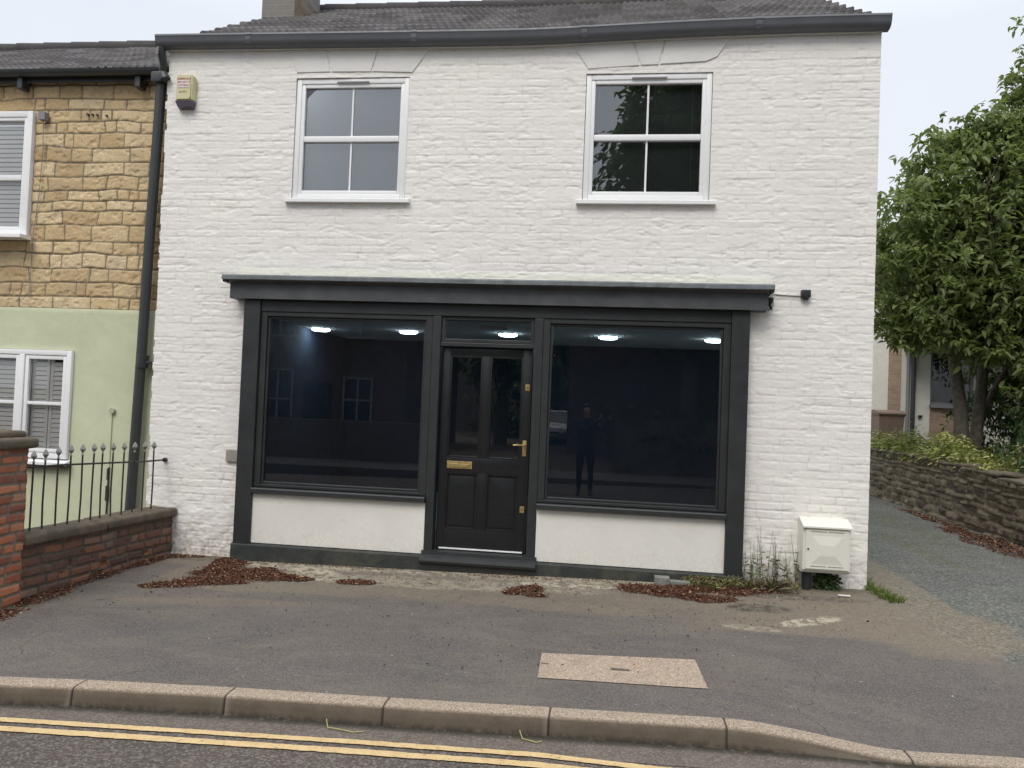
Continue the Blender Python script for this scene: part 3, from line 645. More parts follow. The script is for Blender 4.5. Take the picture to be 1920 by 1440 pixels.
MB().box(W2[0]+.06, W2[1]-.06, .16, .165, W2[2]+.05, W2[3]-.05).build('blind', simple('grey_veil_blind', (.34, .375, .36), .8, .06, 2, 0), w2)  # blind sheet coloured to put a grey veil behind these panes
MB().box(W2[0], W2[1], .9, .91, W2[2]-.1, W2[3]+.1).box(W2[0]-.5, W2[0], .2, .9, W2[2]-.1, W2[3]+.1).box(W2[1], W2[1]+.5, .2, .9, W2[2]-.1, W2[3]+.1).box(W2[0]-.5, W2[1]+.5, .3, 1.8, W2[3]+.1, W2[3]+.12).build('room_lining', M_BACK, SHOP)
for q in (-.19, .70):
    MB().tube([(q, .13, W2[2]+.1), (q, .13, W2[3]-.12)], .003, 6).build('blind_cord', M_LABEL, w2)

# shopfront ------------------------------------------------------------
sf = MB(); sf.prism([(0, 2.765), (-.235, 2.728), (-.235, 2.700), (-.228, 2.682), (-.172, 2.655), (-.172, 2.51), (0, 2.51)], 'x', -3.735, 1.40)
fas = sf.build('shopfront_fascia', M_FASC, SHOP)
cn = MB(); xs = np.linspace(-3.785, 1.437, 90); V = []; F = []
for i, x in enumerate(xs):
    q = .004*(float(fbm(np.array([x]), np.array([0.]), 3, 120)[0])-.5)*2
    V += [(x, .0, 2.775), (x, -.247+q, 2.733+q), (x, -.252+q, 2.722+q), (x, -.252+q, 2.688+q*2), (x, -.243, 2.682), (x, -.236, 2.700), (x, -.236, 2.7285), (x, 0, 2.766)]
for i in range(len(xs)-1): F += [(i*8+j, i*8+(j+1) % 8, i*8+8+(j+1) % 8, i*8+8+j) for j in range(8)]
F += [tuple(range(8))[::-1], tuple(range(len(xs)*8-8, len(xs)*8))]
cn.add(V, F); cn.build('lead_flashing', M_LEAD, fas)
for a, b in ((-3.785, -3.736), (1.401, 1.437)): MB().box(a, b, -.235, -.002, 2.66, 2.7, .006).build('cornice_end', M_FRAME, fas)
for a, b in ((-3.605, -3.435), (1.095, 1.255)):
    p = MB(); p.box(a, b, -.125, 0.0, .085, 2.508, .006); p.build('pilaster', M_FRAME, SHOP)
MB().box(-3.435, 1.095, -.105, 0, 2.395, 2.509, .005).build('head_board', M_FRAME, SHOP)
for a, b in ((-1.695, -1.612), (-.712, -.628)):
    MB().box(a, b, -.10, 0.02, .12, 2.394, .006).build('door_post', M_FRAME, SHOP)
for a, b in ((-3.434, -1.696), (-.627, 1.094)):
    fr_ = MB(); fr_.frame(a, b, .665, 2.394, .065, -.095, -.02, .006, tb=.03, tt=.045); fr_.frame(a+.066, b-.066, .696, 2.348, .022, -.075, -.03, .006)
    dw = fr_.build('display_window', M_FRAME, SHOP)
    MB().box(a+.086, b-.086, -.052, -.046, .716, 2.328).build('pane', M_GLASS, dw)
    c = MB(); c.prism([(-.150, .612), (-.150, .648), (-.142, .657), (-.02, .664), (-.02, .600), (-.120, .600), (-.138, .606)], 'x', a, b); c.build('cill', M_FRAME, dw)
    MB().box(a, b, -.095, -.02, .115, .5995, .003).build('stall_riser', M_RISER, SHOP)
# plinth follows the falling ground
for a, b in ((-3.62, -1.70), (-.62, 1.27)):
    k = MB(); xs = np.linspace(a, b, 30); V = []; F = []
    for x in xs:
        q = .006*float(fbm(np.array([x]), np.array([3.]), 6, 5)[0]-.5); V += [(x, -.14+q, -.15), (x, -.135+q, .094+q), (x, -.12+q, .108+q), (x, -.01, .114)]
    for i in range(29): F += [(i*4+j, i*4+4+j, i*4+5+j, i*4+1+j) for j in range(3)]
    F += [(3, 2, 1, 0), (116, 117, 118, 119)]; k.add(V, F); k.build('plinth', M_PLINTH, SHOP)
# transom light
t = MB(); t.frame(-1.611, -.713, 2.145, 2.394, .035, -.08, 0, .005); t.box(-1.611, -.713, -.095, 0.01, 2.105, 2.144, .005)
fl = t.build('fanlight', M_FRAME, SHOP); MB().box(-1.575, -.749, -.045, -.040, 2.181, 2.358).build('pane', M_GLASS, fl)
# door leaf
d = MB(); X0, X1, Z0, Z1 = -1.592, -.724, .165, 2.10; yf, yb_ = -.040, .008
st = .075
zr = [(Z0, .36), (.90, 1.045), (2.02, Z1)]
d.box(X0, X0+st, yf, yb_, Z0, Z1, .003); d.box(X1-.09, X1, yf, yb_, Z0, Z1, .003)
for a, b in zr: d.box(X0+st, X1-.09, yf+.001, yb_-.001, a, b, .003)
xm0, xm1 = -1.205, -1.125
for a, b in ((.36, .90), (1.045, 2.02)): d.box(xm0, xm1, yf+.002, yb_-.002, a, b, .003)
for (a, b) in ((X0+st, xm0), (xm1, X1-.09)):
    d.box(a, b, yf+.022, yb_-.004, .36, .90); d.box(a+.035, b-.035, yf+.012, yf+.023, .395, .865, .008)
    for q in ((a, b, .36, .90), (a, b, 1.045, 2.02)): d.frame(q[0], q[1], q[2], q[3], .014, yf+.004, yf+.024, .004)
door = d.build('door', M_DOOR, SHOP, smooth=30)
for (a, b) in ((X0+st, xm0), (xm1, X1-.09)): MB().box(a+.002, b-.002, yf+.026, yf+.030, 1.047, 2.018).build('pane', M_DOORGL, door)
l = MB(); l.box(-1.512, -1.268, yf-.006, yf+.0005, .938, 1.008, .003); l.box(-1.487, -1.293, yf-.011, yf-.0055, .952, .985, .003); l.build('letter_box', M_BRASS, door)
h = MB(); h.box(-.790, -.752, yf-.008, yf+.0005, 1.085, 1.235, .003); h.lathe((0, 0, 0), [(0.001, 0)], 3) if False else None
h.tube([(-.771, yf, 1.19), (-.771, yf-.045, 1.19), (-.785, yf-.052, 1.19), (-.875, yf-.050, 1.188)], [.009, .008, .008, .007], 8); h.tube([(-.771, yf-.001, 1.12), (-.771, yf-.012, 1.12)], .007, 8)
h.build('handle', M_BRASS, door, smooth=40)
for x, z in ((-.762, 1.735), (-.772, .58)):
    k = MB(); k.box(x-.021, x+.021, yf-.007, yf+.0005, z-.030, z+.030, .003); k.build('lock_plate', M_BRASS, door)
    MB().tube([(x, yf-.0065, z+.004), (x, yf-.012, z+.004)], .006, 8).build('keyhole', M_DKPL, door)
MB().box(-1.56, -.755, yf-.010, yf-.0005, .168, .182, .002).build('weather_bar', M_UPVC, door)
s_ = MB(); s_.prism([(-.012, .162), (-.115, .150), (-.118, .118), (-.155, .112), (-.182, .100), (-.190, .072), (-.182, .05), (-.155, .035), (-.15, -.1), (-.012, -.1)], 'x', -1.712, -.612); s_.build('door_step', M_FRAME, SHOP, smooth=30)
# interior
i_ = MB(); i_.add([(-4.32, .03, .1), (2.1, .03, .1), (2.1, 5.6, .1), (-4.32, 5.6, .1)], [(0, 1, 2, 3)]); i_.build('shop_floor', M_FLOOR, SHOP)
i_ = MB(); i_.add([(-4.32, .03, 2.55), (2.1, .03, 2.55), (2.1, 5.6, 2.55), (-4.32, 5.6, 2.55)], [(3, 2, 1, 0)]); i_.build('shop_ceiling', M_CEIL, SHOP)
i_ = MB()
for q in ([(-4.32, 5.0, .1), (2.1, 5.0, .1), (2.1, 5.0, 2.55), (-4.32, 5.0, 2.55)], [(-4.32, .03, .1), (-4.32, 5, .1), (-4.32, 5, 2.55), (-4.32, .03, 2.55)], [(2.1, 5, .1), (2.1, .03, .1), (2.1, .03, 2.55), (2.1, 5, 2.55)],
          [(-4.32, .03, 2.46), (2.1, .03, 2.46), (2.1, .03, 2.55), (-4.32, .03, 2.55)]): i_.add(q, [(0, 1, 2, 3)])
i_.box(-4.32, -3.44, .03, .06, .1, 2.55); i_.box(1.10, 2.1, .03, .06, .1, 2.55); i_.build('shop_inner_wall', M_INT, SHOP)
ke = NM('lit_lamp'); em = ke.n('ShaderNodeEmission', Color=(.75, .97, 1.), Strength=18.0); ke.t.links.new(em.outputs[0], ke.out.inputs[0]); M_LIT = ke.m
lamps = [(-4.12, 'leftmost lit oval ceiling lamp seen through left shop window'), (-2.83, 'lit oval ceiling lamp near the right edge of the left shop window'), (-1.41, 'lit oval ceiling lamp seen through the fanlight above the door'),
         (-.03, 'lit oval ceiling lamp in left half of the right shop window'), (1.39, 'rightmost lit oval ceiling lamp at the edge of the right shop window')]
for x, lb in lamps:
    r = thing('ceiling_light', (x, 3.2, 2.55), lb, 'ceiling light', 'ceiling lights inside the shop')
    MB().lathe((x, 3.2, 2.55), [(.14, 0), (.14, -.010), (.13, -.012)], 24).build('lamp_base', M_UPVC, r, smooth=40)
    MB().lathe((x, 3.2, 2.55), [(.129, -.0125), (.127, -.028), (.10, -.040), (.05, -.043)], 24).build('diffuser', M_LIT, r, smooth=50)
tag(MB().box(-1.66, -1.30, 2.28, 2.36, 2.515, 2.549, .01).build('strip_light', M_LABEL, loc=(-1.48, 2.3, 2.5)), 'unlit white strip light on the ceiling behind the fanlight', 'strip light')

# fittings on the white wall ------------------------------------------
def text(body, size, parent, name, mat, loc, extr=.0008, align='CENTER'):
    cu_ = bpy.data.curves.new('t', 'FONT'); cu_.body = body; cu_.size = size; cu_.align_x = align; cu_.extrude = extr
    ob = bpy.data.objects.new('t', cu_); COL.objects.link(ob); dg = bpy.context.evaluated_depsgraph_get(); me = bpy.data.meshes.new_from_object(ob.evaluated_get(dg))
    bpy.data.objects.remove(ob); me.name = name; me.transform(Matrix.Translation(loc) @ Matrix.Rotation(rad(90), 4, 'X')); me.materials.clear()
    return link(name, me, mat, parent)
AB = thing('alarm_box', (-4.385, 0, 4.62), 'cream burglar alarm box with red lettering high on the white wall', 'alarm box')
a_ = MB(); bmx = bmesh.new(); bmesh.ops.create_cube(bmx, size=1); bmesh.ops.scale(bmx, vec=(.195, .085, .265), verts=bmx.verts); bmesh.ops.translate(bmx, vec=(-4.385, -.0425-.004, 4.655), verts=bmx.verts)
for v in bmx.verts:
    if v.co.y < -.05: v.co.x = -4.385+(v.co.x+4.385)*.86
bmesh.ops.bevel(bmx, geom=bmx.edges[:], offset=.014, segments=3, affect='EDGES'); a_.bm(bmx); bmx.free(); a_.build('case', M_CREAMPL, AB, smooth=40)
a_ = MB(); a_.add([(-4.475, -.086, 4.522), (-4.295, -.086, 4.522), (-4.29, -.006, 4.522), (-4.48, -.006, 4.522), (-4.455, -.074, 4.468), (-4.315, -.074, 4.468), (-4.305, -.01, 4.455), (-4.465, -.01, 4.455)],
                  [(3, 2, 1, 0), (4, 5, 6, 7), (0, 1, 5, 4), (1, 2, 6, 5), (2, 3, 7, 6), (3, 0, 4, 7)]); a_.build('strobe_lens', simple('smoked_lens', (.10, .085, .11), .25, .1, 10, 0), AB)
MB().box(-4.448, -4.328, -.0925, -.0895, 4.652, 4.728).build('sticker', M_LABEL, AB)
text('AMERICAN', .030, AB, 'lettering', M_RED_INK, (-4.388, -.0905, 4.731)); text('SECURITY', .029, AB, 'lettering', M_RED_INK, (-4.388, -.0935, 4.698)); text('SYSTEMS', .029, AB, 'lettering', M_RED_INK, (-4.388, -.0935, 4.664))
text('24177 2', .026, AB, 'lettering', M_GREY_INK, (-4.392, -.0905, 4.60))
MB().tube([(-4.318, -.088, 4.545), (-4.318, -.093, 4.545)], .005, 8).build('screw', M_DKPL, AB)
PL = thing('wall_plate', (-3.71, 0, .95), 'square brushed metal plate on white wall beside the left pilaster', 'wall plate')
MB().box(-3.772, -3.642, -.030, -.004, .888, 1.012, .006).build('plate', M_STEEL, PL)
k = MB(); [k.box(-3.755+.0145*i, -3.749+.0145*i, -.0325, -.0305, .905, .995) for i in range(8)]; k.build('ribs', M_STEEL, PL)
SN = thing('wall_sensor', (1.75, 0, 2.68), 'small black square box on the white wall right of the fascia', 'sensor box')
MB().box(1.712, 1.795, -.060, 0, 2.652, 2.722, .010).build('housing', M_DKPL, SN, smooth=40)
MB().lathe((1.754, -.034, 2.630), [(.018, 0), (.026, .012), (.028, .024)], 12).build('lens', M_DKPL, SN)
tag(MB().tube([(1.72, -.012, 2.668), (1.62, -.012, 2.672), (1.53, -.014, 2.676), (1.47, -.012, 2.682), (1.44, -.03, 2.655)], .0045, 6).build('cable', simple('pale_grey_cable', (.30, .30, .26), .6, .1, 10, 0), loc=(1.5, 0, 2.67)), 'thin grey cable from the black sensor box to fascia end', 'cable')
BR = thing('lamp_bracket', (1.44, 0, 2.6), 'black bracket with loose wires at the right fascia end', 'bracket')
k = MB(); k.box(1.425, 1.465, -.07, -.004, 2.60, 2.645, .006); k.tube([(1.445, -.05, 2.60), (1.435, -.06, 2.57), (1.452, -.05, 2.535)], [.016, .013, .011], 8); k.build('mount', M_DKPL, BR, smooth=40)
k = MB()
for i in range(4):
    q = 1.42+.016*i; k.tube([(q, -.04, 2.60), (q+random.uniform(-.02, .02), -.06, 2.57), (q+random.uniform(-.03, .04), -.05, 2.545), (q+random.uniform(-.03, .04), -.04, 2.52+.01*i)], .0035, 5)
k.build('wires', M_DKPL, BR, smooth=60)
# meter box
MBX = thing('meter_box', (1.95, 0, .15), 'off white utility meter box on the white wall by the driveway', 'meter box')
k = MB(); k.prism([(-.005, .655), (-.075, .650), (-.200, .602), (-.200, .222), (-.175, .195), (-.005, .195)], 'x', 1.752, 2.152); k.build('case', M_METER, MBX)
k = MB(); k.prism([(-.06, .667), (-.085, .662), (-.228, .606), (-.228, .592), (-.20, .596), (-.075, .645)], 'x', 1.744, 2.160); k.build('hood', M_METER, MBX)
k = MB(); xa, xb, za, zb_ = 1.772, 2.138, .232, .585; y = -.212; k.box(xa, xb, y, -.2005, za, zb_, .004)
q = [(xa+.05, za+.045), (xb-.05, za+.045), (xb-.05, zb_-.06), (xa+.05, zb_-.06)]; r_ = [(xa+.12, za+.12), (xb-.12, za+.12), (xb-.12, zb_-.14), (xa+.12, zb_-.14)]
k.add([(x, y-.0005, z) for x, z in q]+[(x, y-.012, z) for x, z in r_], [(0, 1, 5, 4), (1, 2, 6, 5), (2, 3, 7, 6), (3, 0, 4, 7), (4, 5, 6, 7)])
dr = k.build('door', M_METER, MBX)
k = MB()
for zz in (za+.022, zb_-.028):
    for xx0 in (xa+.045, (xa+xb)/2+.008): MB().box(xx0, xx0+.13, y-.0015, y-.0003, zz, zz+.006).build('vent_slot', M_GREYV, dr)
MB().tube([(xa+.022, y-.0003, .405), (xa+.022, y-.004, .405)], .008, 10).build('key_hole', M_DKPL, dr)
k = MB(); k.tube([(1.815, -.09, .20), (1.815, -.09, -.02)], .040, 12); k.build('service_pipe', M_DKPL, MBX, smooth=40)

# ------------------------------------------------------------------ neighbouring cottage
COT = thing('stone_cottage', (-6.5, .15, 0), 'ochre sandstone cottage with pale green rendered ground floor, left of the shop', 'house')
WA = (-7.3, -6.205, 3.155, 4.51); WB = (-7.05, -5.60, .775, 1.955)
us = grid(-9.4, -4.56, .0125, (WA[0], WA[1])); vs = grid(2.405, 4.86, .010, (WA[2], WA[3])); X, Z = np.meshgrid(us, vs, indexing='ij')
rel, rid, rz = masonry(X, Z, [.155, .165, .15, .12, .11, .145], [.24, .3, .42, .28, .36, .12], .008, .010, 31, .020, 5)
n1 = fbm(X, Z, 7, 131); er = sst(fbm(X, Z, 18, 133, 5, .6), .5, .75)
H = .012*rel+.007*(rz-.5)*rel+.007*(n1-.5)*rel-.012*er*rel+.007*(fbm(X, Z, 70, 137, 2)-.5)
c0 = (X[:-1, :-1]+X[1:, 1:])/2; c1 = (Z[:-1, :-1]+Z[1:, 1:])/2
hf('stone_wall', (0, .15, 0), (1, 0, 0), (0, 0, 1), (0, -1, 0), us, vs, H-.01, M_SAND, COT, dict(rid=rid, jt=1-rel), ~inside(WA))
us = grid(-9.4, -4.56, .025, (WB[0], WB[1])); vs = grid(-.15, 2.408, .025, (WB[2], WB[3])); X, Z = np.meshgrid(us, vs, indexing='ij')
c0 = (X[:-1, :-1]+X[1:, 1:])/2; c1 = (Z[:-1, :-1]+Z[1:, 1:])/2
hf('render_panel', (0, .15, 0), (1, 0, 0), (0, 0, 1), (0, -1, 0), us, vs, .006+.014*(fbm(X, Z, 2.2, 139)-.5)+.006*sst(Z, 2.395, 2.375), M_GREEN, COT, None, ~inside(WB))
for (a, b, c, d_), y0 in ((WA, .16), (WB, .145)):
    rv = MB()
    for q in ([(a, y0, c), (a, .35, c), (a, .35, d_), (a, y0, d_)], [(b, y0, c), (b, y0, d_), (b, .35, d_), (b, .35, c)], [(a, y0, d_), (a, .35, d_), (b, .35, d_), (b, y0, d_)], [(a, y0, c), (b, y0, c), (b, .35, c), (a, .35, c)]): rv.add(q, [(0, 1, 2, 3)])
    rv.build('window_reveal', M_SHUT if y0 > .15 else M_GREEN, COT)
MB().box(-9.4, -4.6, 5.9, 6, -.2, 5).box(-9.4, -9.3, .2, 5.9, -.2, 5.2).build('rear_wall', M_OBRICK, COT)
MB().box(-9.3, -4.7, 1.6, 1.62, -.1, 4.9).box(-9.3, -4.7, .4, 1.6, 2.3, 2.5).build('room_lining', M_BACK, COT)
def shutter(x0, x1, z0, z1, y, parent):
    k = MB(); k.frame(x0, x1, z0, z1, .035, y, y+.02, .002); z = z0+.05
    while z < z1-.05:
        k.add([(x0+.034, y+.001, z-.021), (x1-.034, y+.001, z-.021), (x1-.034, y+.010, z+.021), (x0+.034, y+.010, z+.021), (x0+.034, y+.004, z-.024), (x1-.034, y+.004, z-.024), (x1-.034, y+.013, z+.020), (x0+.034, y+.013, z+.020)],
              [(0, 1, 2, 3), (7, 6, 5, 4), (0, 4, 5, 1)]); z += .05
    return k.build('shutter', M_SHUT, parent)
wa = upvc_window(WA, COT, .46, vent=False, bar=False, y=.10, fr=.065, gm=M_CGLASS)
for a in range(2): shutter(-7.28+a*.53, -6.76+a*.53, 3.20, 4.45, .175, wa)
m = MB(); m.frame(WB[0]+.004, WB[1]-.004, WB[2]+.035, WB[3]-.004, .055, .10, .17, .006); m.box(-6.205, -6.145, .096, .168, WB[2]+.09, WB[3]-.058, .006)
wb = m.build('window', M_UPVC, COT, smooth=30)
for a, b in ((WB[0]+.06, -6.208), (-6.142, WB[1]-.06)):
    k = MB(); k.frame(a+.003, b-.003, WB[2]+.096, WB[3]-.063, .040, .108, .160, .006); k.box(a+.043, b-.043, .112, .156, 1.37, 1.405, .005); sh = k.build('casement', M_UPVC, wb, smooth=30)
    MB().box(a+.04, b-.04, .132, .136, WB[2]+.13, WB[3]-.10).build('pane', M_CGLASS, wb)
    mm = (a+b)/2
    shutter(a+.03, mm-.004, WB[2]+.08, WB[3]-.05, .18, wb); shutter(mm+.004, b-.03, WB[2]+.08, WB[3]-.05, .18, wb)
MB().prism([(.04, .748), (.04, .775), (.16, .809), (.16, .748)], 'x', WB[0]-.05, WB[1]+.03).build('sill', M_UPVC, wb)
MB().box(WB[0]-.04, WB[1]+.02, .07, .15, .715, .7475).build('stone_sill', M_COPE, wb)
# cottage roof
us = np.arange(-9.5, -4.615, .0125); vs = np.arange(0, 3.66, .020); X, V_ = np.meshgrid(us, vs, indexing='ij')
row = np.floor(V_/.30); fr = V_/.30-row; col = np.floor(X/.088); rid = rt[(np.floor(col/3)+700).astype(int) % 4000, row.astype(int) % 40]; ph = (X % .088)/.088
roll = np.where(ph < .6, np.sin(ph/.6*np.pi), 0)*.018
H = roll+.036*(1-fr)+.006*(rid-.5)+.035*(fbm(X, V_, .8, 150)-.5)
th = math.atan2(6.60-4.86, 3.1)
hf('roof', (0, .055, 4.885), (1, 0, 0), (0, math.cos(th), math.sin(th)), (0, -math.sin(th), math.cos(th)), us, vs, H, M_ROOF, COT, dict(rid=rid))
rg_ = MB(); xx = -9.5
while xx < -4.75: rg_.tube([(xx, 3.12, 6.63), (xx+.465, 3.12, 6.625)], [.12, .113], 14); xx += .45
rg_.build('ridge_tiles', M_ROOF, COT, smooth=40)
MB().add([(-9.5, 3.12, 6.58), (-4.62, 3.12, 6.58), (-4.62, 6.2, 4.9), (-9.5, 6.2, 4.9)], [(0, 1, 2, 3)]).build('rear_roof', M_ROOF, COT)
# cottage gutter (half round), brackets, downpipe
k = MB(); pr = [(-.075+.058*math.cos(a)*1.0, .0+.058*math.sin(a)) for a in np.linspace(math.pi, 2*math.pi, 9)]
V = []; F = []; xs = np.linspace(-9.5, -4.70, 40)
for x in xs: V += [(x, p[0]+.09, 4.905-.012*(x+9.5)/4.8+p[1]) for p in pr]
for i in range(39): F += [(i*9+j, i*9+j+1, i*9+10+j, i*9+9+j) for j in range(8)]
k.add(V, F); k.box(-9.5, -4.72, .082, .10, 4.80, 4.925); k.build('gutter', M_PIPE, COT, smooth=50)
for x in (-8.4, -6.33, -4.98):
    k = MB(); k.box(x-.03, x+.03, .03, .14, 4.72, 4.84, .01); k.box(x-.05, x+.05, .09, .15, 4.78, 4.85, .01); k.build('gutter_bracket', M_PIPE, COT)
k = MB(); k.tube([(-4.700, .02, 4.86), (-4.706, .03, 4.72), (-4.76, .05, 3.2), (-4.79, .055, 1.8), (-4.838, .06, -.08)], .050, 14)
k.box(-4.775, -4.625, -.06, .07, 4.735, 4.845, .02); k.tube([(-4.765+.003, .05, 1.93), (-4.78, .055, 1.80)], .060, 14); k.tube([(-4.64, -.045, 4.82), (-4.615, -.045, 4.76)], [.04, .05], 12)
k.tube([(-4.66, -.08, 5.08), (-4.655, -.07, 5.0), (-4.66, -.02, 4.92), (-4.68, .0, 4.84)], .040, 12)
k.box(-4.79, -4.64, .03, .12, 1.84, 1.87, .005); dp = k.build('downpipe', M_PIPE, COT, smooth=40)
MB().tube([(-4.665, -.118, 5.06), (-4.675, -.118, 4.98)], [.011, .014], 8).build('clip', M_FINIAL, dp)
JB = thing('junction_box', (-6.08, .13, 4.44), 'small grey square box on sandstone beside the upper window', 'junction box')
MB().box(-6.125, -6.045, .07, .135, 4.40, 4.485, .006).build('case', M_GREYV, JB)
MB().tube([(-6.085, .10, 4.40), (-6.09, .128, 4.1), (-6.11, .13, 3.6), (-6.15, .13, 3.2), (-6.16, .13, 2.5)], .004, 5).build('wire', M_GREYV, JB)
for i in (0, 1, 2, 4): MB().tube([(-5.6+.055*i, .155, 4.475-.004*i), (-5.6+.055*i, .128, 4.475-.004*i)], .012, 8).build('fixing_stud', M_IRON, COT)
VT = thing('vent_disc', (-5.13, .13, 1.34), 'small round disc with thin rod on the pale green wall', 'vent')
MB().tube([(-5.125, .15, 1.34), (-5.125, .105, 1.34)], .030, 14).build('disc', simple('painted_disc', (.40, .44, .30), .6, .05, 8, 0), VT, smooth=40)
MB().tube([(-5.127, .128, 1.31), (-5.13, .128, .75)], .004, 6).build('rod', simple('painted_disc_rod', (.36, .40, .26), .6, .05, 8, 0), VT)
k = MB(); k.tube([(-5.13, .125, .75), (-5.135, .122, -.02)], .009, 6); k.box(-5.15, -5.12, .11, .135, .40, .56, .004); k.box(-5.145, -5.125, .11, .135, .62, .74, .004); k.build('rusty_pipe', M_IRON, VT)

# ------------------------------------------------------------------ low brick wall, pier, railing (left)
pA = Vector((-4.315, .0)); pB = Vector((-4.50, -1.80)); dW = (pB-pA); LW = dW.length; dWn = dW/LW; nW = Vector((-dWn.y, dWn.x)); nW = nW if nW.x > 0 else -nW
LWL = thing('low_brick_wall', (-4.5, -.9, 0), 'low weathered red brick wall with stone coping beside the shop', 'wall')
us = grid(0, LW, .008); vs = grid(-.2, .315, .007); U_, V_ = np.meshgrid(us, vs, indexing='ij')
rel, rid, rz = masonry(U_, V_, [.078], [.225, .225, .11], .011, .014, 51, .011, 7)
H = .010*rel+.012*(rz-.5)*rel+.012*(fbm(U_, V_, 9, 161)-.5)+.008*(fbm(U_, V_, 30, 163)-.5)*rel
H -= .03*sst(fbm(U_, V_, 6, 165), .68, .74)*rel*sst(-V_, -.2, -.05)
hf('brickwork', (pA.x, pA.y, 0), (dWn.x, dWn.y, 0), (0, 0, 1), (nW.x, nW.y, 0), us, vs, H-.006, M_RED2, LWL, dict(rid=rid, jt=1-rel))
def wl(u, n_, z): p = pA+dWn*u+nW*n_; return (p.x, p.y, z)
k = MB()
k.add([wl(0, -.23, -.2), wl(LW, -.23, -.2), wl(LW, -.23, .31), wl(0, -.23, .31)], [(0, 1, 2, 3)])
k.build('rear_face', M_RED2, LWL)
def rough_block(c, dims, rot, mat, name, parent, sub=5, amp=.008, bev=.02, seed=1, loc=None):
    bm = bmesh.new(); bmesh.ops.create_cube(bm, size=1); bmesh.ops.scale(bm, vec=dims, verts=bm.verts)
    bmesh.ops.bevel(bm, geom=bm.edges[:], offset=bev, segments=3, affect='EDGES', profile=.5)
    bmesh.ops.subdivide_edges(bm, edges=[e for e in bm.edges if e.calc_length() > .06], cuts=sub, use_grid_fill=True)
    bmesh.ops.triangulate(bm, faces=bm.faces[:])
    P = np.array([v.co[:] for v in bm.verts]); n_ = (fbm(P[:, 0]+P[:, 2]*.7, P[:, 1]+P[:, 2]*.9, 14, seed)-.5)*2*amp+(fbm(P[:, 0]-P[:, 2], P[:, 1], 4, seed+7)-.5)*2*amp
    bm.normal_update()
    for v, q in zip(bm.verts, n_): v.co += v.normal*float(q)
    bmesh.ops.rotate(bm, matrix=Matrix.Rotation(rot, 3, 'Z'), verts=bm.verts); bmesh.ops.translate(bm, vec=c, verts=bm.verts)
    k = MB(); k.bm(bm); bm.free(); return k.build(name, mat, parent, loc=loc, smooth=60)
ang = math.atan2(dWn.y, dWn.x)
zc = .355
for i, (a, b) in enumerate(((-.005, .93), (.938, LW+.0))):
    c = wl((a+b)/2, -.098, zc-.0)
    rough_block(c, (b-a, .30, .088), ang, M_COPE, 'coping_stone', LWL, 9, .006, .026, 170+i)
PR = thing('brick_pier', (-4.7, -2.03, 0), 'tall red brick gate pier with stone cap at left edge', 'pier')
px0, px1, py0, py1 = -4.90, -4.455, -2.26, -1.815
for nm, O_, U2, N2, Ln, sd_ in (('brickwork', (px1, py0, 0), (0, 1, 0), (1, 0, 0), py1-py0, 61), ('brickwork', (px0, py0, 0), (1, 0, 0), (0, -1, 0), px1-px0, 63), ('brickwork', (px0, py1, 0), (1, 0, 0), (0, 1, 0), px1-px0, 65)):
    us = grid(0, Ln, .007); vs = grid(-.2, 1.085, .007); U_, V_ = np.meshgrid(us, vs, indexing='ij')
    rel, rid, rz = masonry(U_, V_, [.0765], [.225, .225, .11], .011, .014, sd_, .010, 7)
    H = .009*rel+.010*(rz-.5)*rel+.006*(fbm(U_, V_, 12, 171)-.5)+.006*(fbm(U_, V_, 40, 173)-.5)*rel
    hf(nm, O_, U2, (0, 0, 1), N2, us, vs, H-.008, M_RED, PR, dict(rid=rid, jt=1-rel))
rough_block(((px0+px1)/2, (py0+py1)/2, 1.128), (.56, .56, .085), 0, M_COPE, 'cap_stone', PR, 9, .006, .03, 181)
rough_block(((px0+px1)/2, (py0+py1)/2, 1.19), (.44, .44, .07), 0, M_COPE, 'cap_top', PR, 9, .008, .03, 185)
RL = thing('railing', (-4.45, -.9, .4), 'black iron railing with silver spear finials on low wall', 'railing')
rail = [wl(-.002, -.11, .872), wl(.33, -.11, .874), wl(.8, -.11, .892), wl(1.3, -.11, .910), wl(LW+.01, -.11, .918)]
k = MB()
for a, b in zip(rail[:-1], rail[1:]): k.tube([a, b], .0085, 8)
k.tube([(rail[0][0]+.0, -.004, .872), (rail[0][0], -.03, .872)], .022, 10); k.build('top_rail', M_IRON, RL, smooth=40)
bars = [.196, .327, .46, .60, .735, .865, .976, 1.105, 1.235, 1.362, 1.495, 1.615, 1.735]
fin = MB(); fin.lathe((0, 0, 0), [(.008, 0), (.015, .008), (.008, .016), (.007, .026), (.016, .034), (.030, .056), (.020, .078), (.003, .102)], 4, sx=1, sy=1)
fin_me = None
for i, u in enumerate(bars):
    x, y_, z = wl(u, -.11, 0); zt_ = float(np.interp(u, [.2, .97, 1.25, 1.5, 1.74], [.965, .980, .978, .955, .94])); bend = random.uniform(-.006, .006)
    x2, y2, _ = wl(u+bend, -.11, 0)
    b = MB().tube([(x, y_, .385), (x2+random.uniform(-.006, .006), y2, .62), (x2, y2, zt_)], .0075, 8).build('bar', M_IRON, RL, smooth=40)
    f_ = MB(); f_.v = [(p[1]*1+x2, p[0]+y2, p[2]+zt_-.002) for p in fin.v]; f_.f = list(fin.f); f_.mi = list(fin.mi); f_.build('finial', M_FINIAL, b)

